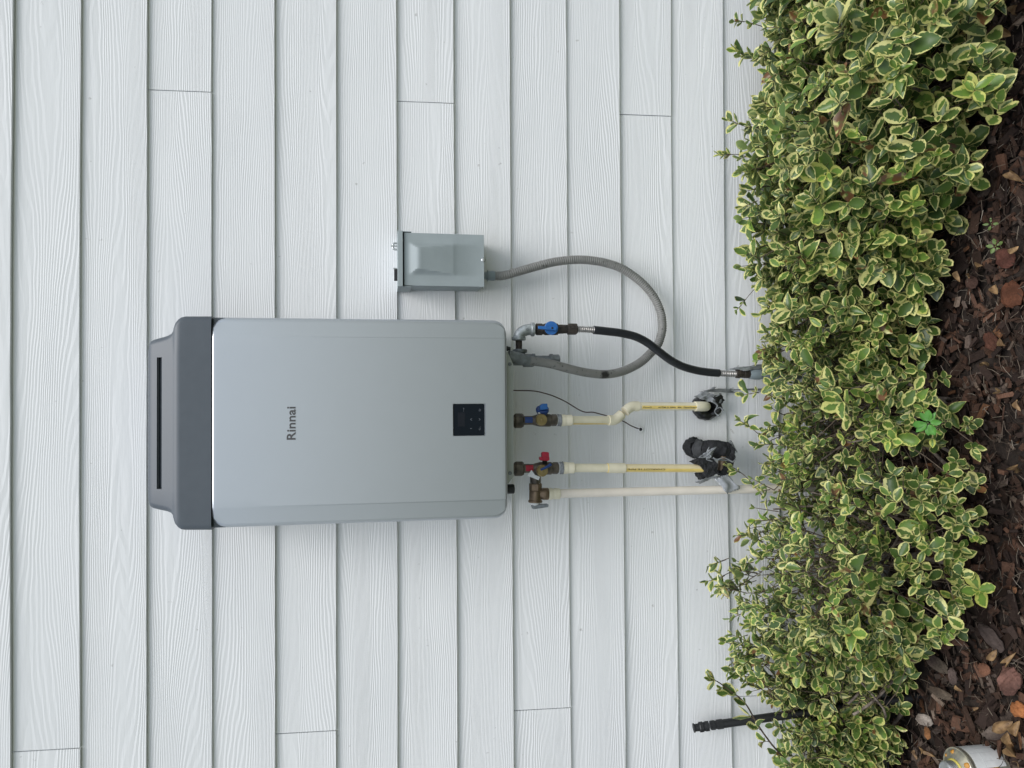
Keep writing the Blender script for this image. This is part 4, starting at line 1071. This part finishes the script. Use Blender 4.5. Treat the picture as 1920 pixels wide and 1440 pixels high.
    o = bpy.data.objects.new('foliage', me); COL.objects.link(o); o.parent = shrub; o['kind'] = 'stuff'; o.color = (0, 0, 0, 1)

# ================================================================== SEEDLINGS
MAT['weed'] = M('seedling_leaf', (.075, .22, .035), .45, 0, .15, 90)
MAT['weed2'] = M('young_leaf', (.12, .18, .05), .45, 0, .2, 90)
def seedling(px, py, z, n, ln, label, mat, seed):
    g = random.Random(seed); c = atz(px, py, z); t = thing('weed_seedling', V((c.x, c.y, 0)), label, 'weed')
    m = MB(); m.tube([V((c.x+.006, max(c.y, -.2) if z > .1 else c.y, 0)), V((c.x+.003, max(c.y, -.2) if z > .1 else c.y, z*.6)), c], [.0015, .0013, .001], 6, 0, 4); m.build('stem', mat, t)
    for i in range(n):
        a = 2*math.pi*i/n+g.uniform(-.2, .2); nrm0 = V((0, -.62, .78)); e2_ = nrm0.cross(V((1, 0, 0)))
        d = V((1, 0, 0))*math.cos(a)+e2_*math.sin(a)+nrm0*g.uniform(.1, .4)
        nr = nrm0+V((g.uniform(-.2, .2), 0, g.uniform(-.2, .2)))
        f = frame(d, nr)*(ln*g.uniform(.8, 1.1)); lv_, lf, le = LEAVES[(i*5+seed) % 12]
        m = MB(); m.add([f @ v + c + d*.004 for v in lv_], lf, 0, True); m.build('leaf', mat, t)
seedling(1741, 793, .27, 8, .027, 'bright green weed seedling in the dark gap of the hedge', MAT['weed'], 3)
seedling(1866, 462, .03, 5, .015, 'small pale green seedling in the mulch beside the reddish bark', MAT['weed2'], 5)
seedling(1858, 420, .025, 4, .013, 'tiny yellow-green seedling in the mulch close to the hedge front', MAT['weed2'], 9)

# ================================================================== MULCH
mr_ = random.Random(77)
PAL = [((.022, .014, .011), 9), ((.034, .020, .014), 8), ((.050, .027, .018), 6), ((.080, .042, .027), 3.5), ((.070, .052, .042), 3), ((.11, .082, .062), 1.2), ((.14, .068, .034), .5)]
def pick(pal, g): return g.choices([p[0] for p in pal], [p[1] for p in pal])[0]
def piece_attr(me, cols):
    ca = me.color_attributes.new('piece', 'FLOAT_COLOR', 'POINT'); ca.data.foreach_set('color', [c for d in cols for c in (*d, 1.0)])
vs = []; fs = []; cs = []
for i in range(11000):
    x = mr_.uniform(-1.5, 1.5); y = -mr_.random()**.8*1.2
    L = mr_.uniform(.006, .024)*(1.9 if mr_.random() < .15 else 1); w = L*mr_.uniform(.16, .6); h = mr_.uniform(.0015, .006)
    a = mr_.uniform(0, math.pi); rot = Matrix.Rotation(a, 3, 'Z') @ Matrix.Rotation(mr_.gauss(0, .32), 3, 'X') @ Matrix.Rotation(mr_.gauss(0, .26), 3, 'Y')
    c = V((x, y, mr_.random()**1.6*.026+.002)); fq = mr_.uniform(.6, 1.75); col = [k*fq for k in pick(PAL, mr_)]
    b = len(vs)
    for dz in (-1, 1):
        for dx, dy in ((-1, -1), (1, -1), (1, 1), (-1, 1)):
            vs.append(rot @ V((dx*L*mr_.uniform(.55, 1), dy*w*mr_.uniform(.35, 1), dz*h*mr_.uniform(.5, 1)))+c); cs.append(col)
    for f in ((0,3,2,1),(4,5,6,7),(0,1,5,4),(1,2,6,5),(2,3,7,6),(3,0,4,7)): fs.append(tuple(b+k for k in f))
FP = [((.13, .10, .075), 3), ((.20, .165, .125), 1.6), ((.05, .034, .024), 6), ((.30, .26, .21), .5)]
for i in range(8000):                       # shredded fibres and needles
    x = mr_.uniform(-1.4, 1.4); y = -mr_.random()**.85*.9; L = mr_.uniform(.010, .045); w = mr_.uniform(.0003, .0009)
    a = mr_.uniform(0, 2*math.pi); d = V((math.cos(a), math.sin(a), mr_.uniform(-.25, .35)))*L*.5; n = V((-math.sin(a), math.cos(a), 0))*w
    c = V((x, y, mr_.uniform(.012, .034))); k = V((mr_.uniform(-1, 1), mr_.uniform(-1, 1), mr_.uniform(0, .8)))*L*.12
    fq = mr_.uniform(.5, 1.1); col = [q*fq for q in pick(FP, mr_)]; b = len(vs); up_ = V((0, 0, w*1.4))
    for p in (c-d, c+k, c+d):
        vs += [p+n, p-n, p+up_]; cs += [col]*3
    for s in (0, 3):
        for q in range(3): fs.append((b+s+q, b+s+(q+1) % 3, b+s+3+(q+1) % 3, b+s+3+q))
me = bpy.data.meshes.new('mulch'); me.from_pydata(vs, [], fs); me.materials.append(MAT['mulch']); piece_attr(me, cs)
o = bpy.data.objects.new('bark_mulch', me); COL.objects.link(o); o['kind'] = 'stuff'
tag(o, 'dark brown shredded bark mulch covering the bed before the wall', 'mulch')

# larger bark pieces one can pick out
def bark(px, py, L, w, h, rz, col, label, seed, z=.024, tilt=(0, 0), name='bark_chip', grey=None):
    g = random.Random(seed); c = atz(px, py, z); NX, NY = 9, 7; vs = []; fs = []
    rot = Matrix.Rotation(rz, 3, 'Z') @ Matrix.Rotation(tilt[0], 3, 'X') @ Matrix.Rotation(tilt[1], 3, 'Y')
    for s in (1, -1):
        for j in range(NY):
            for i in range(NX):
                u = i/(NX-1)*2-1; v = j/(NY-1)*2-1
                k = 1-.18*abs(v)**2+.22*noise.noise(V((v*2.2, seed*3.3, s*.1))); q = 1-.30*abs(u)**3+.25*noise.noise(V((u*2, seed*1.7, 5)))
                e = (1-max(abs(u), abs(v))**5)
                zz = s*h*(.25+.75*e)+h*.7*noise.noise(V((u*2+seed, v*2, s)))+h*.35*noise.noise(V((u*1.5, v*9, seed)))
                vs.append(rot @ V((u*L*.5*k, v*w*.5*q, zz)))
    N2 = NX*NY
    for s in range(2):
        for j in range(NY-1):
            for i in range(NX-1): a = s*N2+j*NX+i; fs.append((a, a+1, a+NX+1, a+NX) if s == 0 else (a, a+NX, a+NX+1, a+1))
    rim = [i for i in range(NX)]+[j*NX+NX-1 for j in range(1, NY)]+[(NY-1)*NX+i for i in range(NX-2, -1, -1)]+[j*NX for j in range(NY-2, 0, -1)]
    for a, b in zip(rim, rim[1:]+rim[:1]): fs.append((a, a+N2, b+N2, b))
    me = bpy.data.meshes.new(name); me.from_pydata(vs, [], fs); me.materials.append(MAT['mulch'])
    cs = []
    for v in vs:
        f = .8+.5*noise.noise(v*40+V((seed, 0, 0))); k = max(0, min(1, .5+1.6*noise.noise(v*28+V((0, seed, 0)))))
        cc = [a*(1-k)+b*k for a, b in zip(col, grey)] if grey else col
        cs.append([q*f for q in cc])
    piece_attr(me, cs); bm = bmesh.new(); bm.from_mesh(me); bmesh.ops.recalc_face_normals(bm, faces=bm.faces); bm.to_mesh(me); bm.free()
    o = bpy.data.objects.new(name, me); COL.objects.link(o); o.location = c
    return tag(o, label, 'bark chip')
bark(1897, 552, .060, .048, .007, .3, (.115, .045, .024), 'broad rusty red bark slab on the mulch at the picture edge', 1, .03, (.25, 0))
bark(1893, 1277, .062, .058, .010, 1.2, (.165, .085, .066), 'lumpy pinkish brown bark chunk at the picture edge', 2, .03, (.3, .1))
bark(1733, 1350, .030, .044, .005, .1, (.22, .18, .15), 'pale weathered wood chip with parallel cracks beside the hedge', 3, .03, (.35, 0), 'bark_chip', (.33, .29, .25))
bark(1739, 1374, .032, .018, .005, .2, (.26, .12, .05), 'orange-brown bark piece touching the pale wood chip', 4, .03, (.2, 0))
bark(1872, 1372, .030, .080, .005, .62, (.085, .062, .052), 'long grey-brown bark strip pointing at the can', 5, .034, (.3, 0), 'bark_chip', (.14, .11, .09))
bark(1757, 1245, .036, .062, .006, -.35, (.045, .032, .027), 'dark hollow bark piece with a lighter rim near the stems', 6, .034, (.3, 0), 'bark_chip', (.10, .08, .06))
bark(1786, 1268, .040, .024, .006, .15, (.13, .095, .082), 'small grey block of bark beside the hollow piece', 7, .034, (.2, 0))
bark(1764, 1300, .024, .062, .006, -.1, (.085, .062, .045), 'grooved brown bark sliver beside the small grey block', 8, .034, (.3, 0), 'bark_chip', (.14, .11, .08))
bark(1910, 1330, .034, .034, .006, .4, (.30, .115, .042), 'bright orange bark nugget at the picture edge', 9, .034, (.3, 0))
bark(1845, 1255, .028, .030, .004, .4, (.16, .075, .045), 'small flat reddish bark flake in open mulch', 10, .034, (.3, 0))
bark(1885, 483, .056, .040, .005, .8, (.085, .034, .024), 'dark red bark slab beside the small pale seedling', 11, .03, (.3, 0))
bark(1858, 640, .048, .030, .005, .5, (.080, .034, .022), 'reddish bark flake under the drooping curved fibre', 12, .03, (.2, 0))
bark(1822, 530, .036, .030, .005, .9, (.065, .036, .027), 'brown bark flake lying close to the hedge front', 13, .03, (.2, 0))
bark(1770, 1205, .034, .040, .006, .2, (.075, .038, .028), 'brown bark lump at the tip of the bare twig', 14, .034, (.2, 0))
bark(1858, 1195, .040, .070, .006, -.7, (.070, .052, .045), 'wide grey-brown bark plate between the hedge and the pinkish chunk', 15, .034, (.2, 0))

# fallen leaves
MAT['dead'] = M('dry_leaf', (.15, .085, .042), .65, 0, .35, 60, col2=(.28, .18, .085), bump=.4)
DL = [(1890,62,.036),(1900,20,.03),(1845,312,.034),(1900,330,.03),(1833,500,.024),(1820,515,.02),(1868,545,.03),(1800,520,.026),(1880,735,.03),(1850,675,.028),(1905,880,.03),
 (1885,1360,.040),(1908,1365,.034),(1898,1385,.040),(1905,1408,.034),(1910,1425,.026),(1820,1215,.026),(1865,1225,.026),(1890,1238,.024),(1730,1400,.024),(1720,1415,.026),(1750,1412,.024),(1745,1432,.022),(1705,1425,.024),(1830,1330,.018),(1910,760,.028),(1880,640,.024),(1905,470,.022),(1800,1290,.018),(1700,1390,.022)]
g = random.Random(8)
for (px, py, s) in DL:
    c = atz(px, py, .036); vi = g.randrange(12); lv_, lf, le = LEAVES[vi]
    d = V((g.uniform(-1, 1), g.uniform(-1, 1), g.uniform(-.2, .5))); f = frame(d, V((g.uniform(-.4, .4), -.5, 1)))*s
    m = MB(); m.add([f @ V((v.x*1.0, v.y-.5, v.z*2.6+.9*(abs(v.x)*2)**2)) for v in lv_], lf, 0, True)
    o = m.build('dead_leaf', MAT['dead']); o.location = c
    if py < 200: lb, gp = 'dry brown leaf on the mulch in the top right corner of the photo', 'dry leaves in the top corner'
    elif py < 580: lb, gp = 'dry brown leaf on the mulch near the rusty red bark slab', 'dry leaves near the red slab'
    elif py < 1000: lb, gp = 'dry brown leaf on the mulch before the middle of the hedge', 'dry leaves before the middle of the hedge'
    elif px < 1770: lb, gp = 'small dry leaf at the hedge foot between pale wood chip and can', 'dry leaves at the hedge foot'
    elif py > 1340 and px > 1870: lb, gp = 'curled tan dry leaf heaped beside the metal can', 'dry leaves beside the can'
    else: lb, gp = 'dry leaf lying among the large bark pieces before the pinkish chunk', 'dry leaves among the bark pieces'
    tag(o, lb, 'dead leaf', gp)
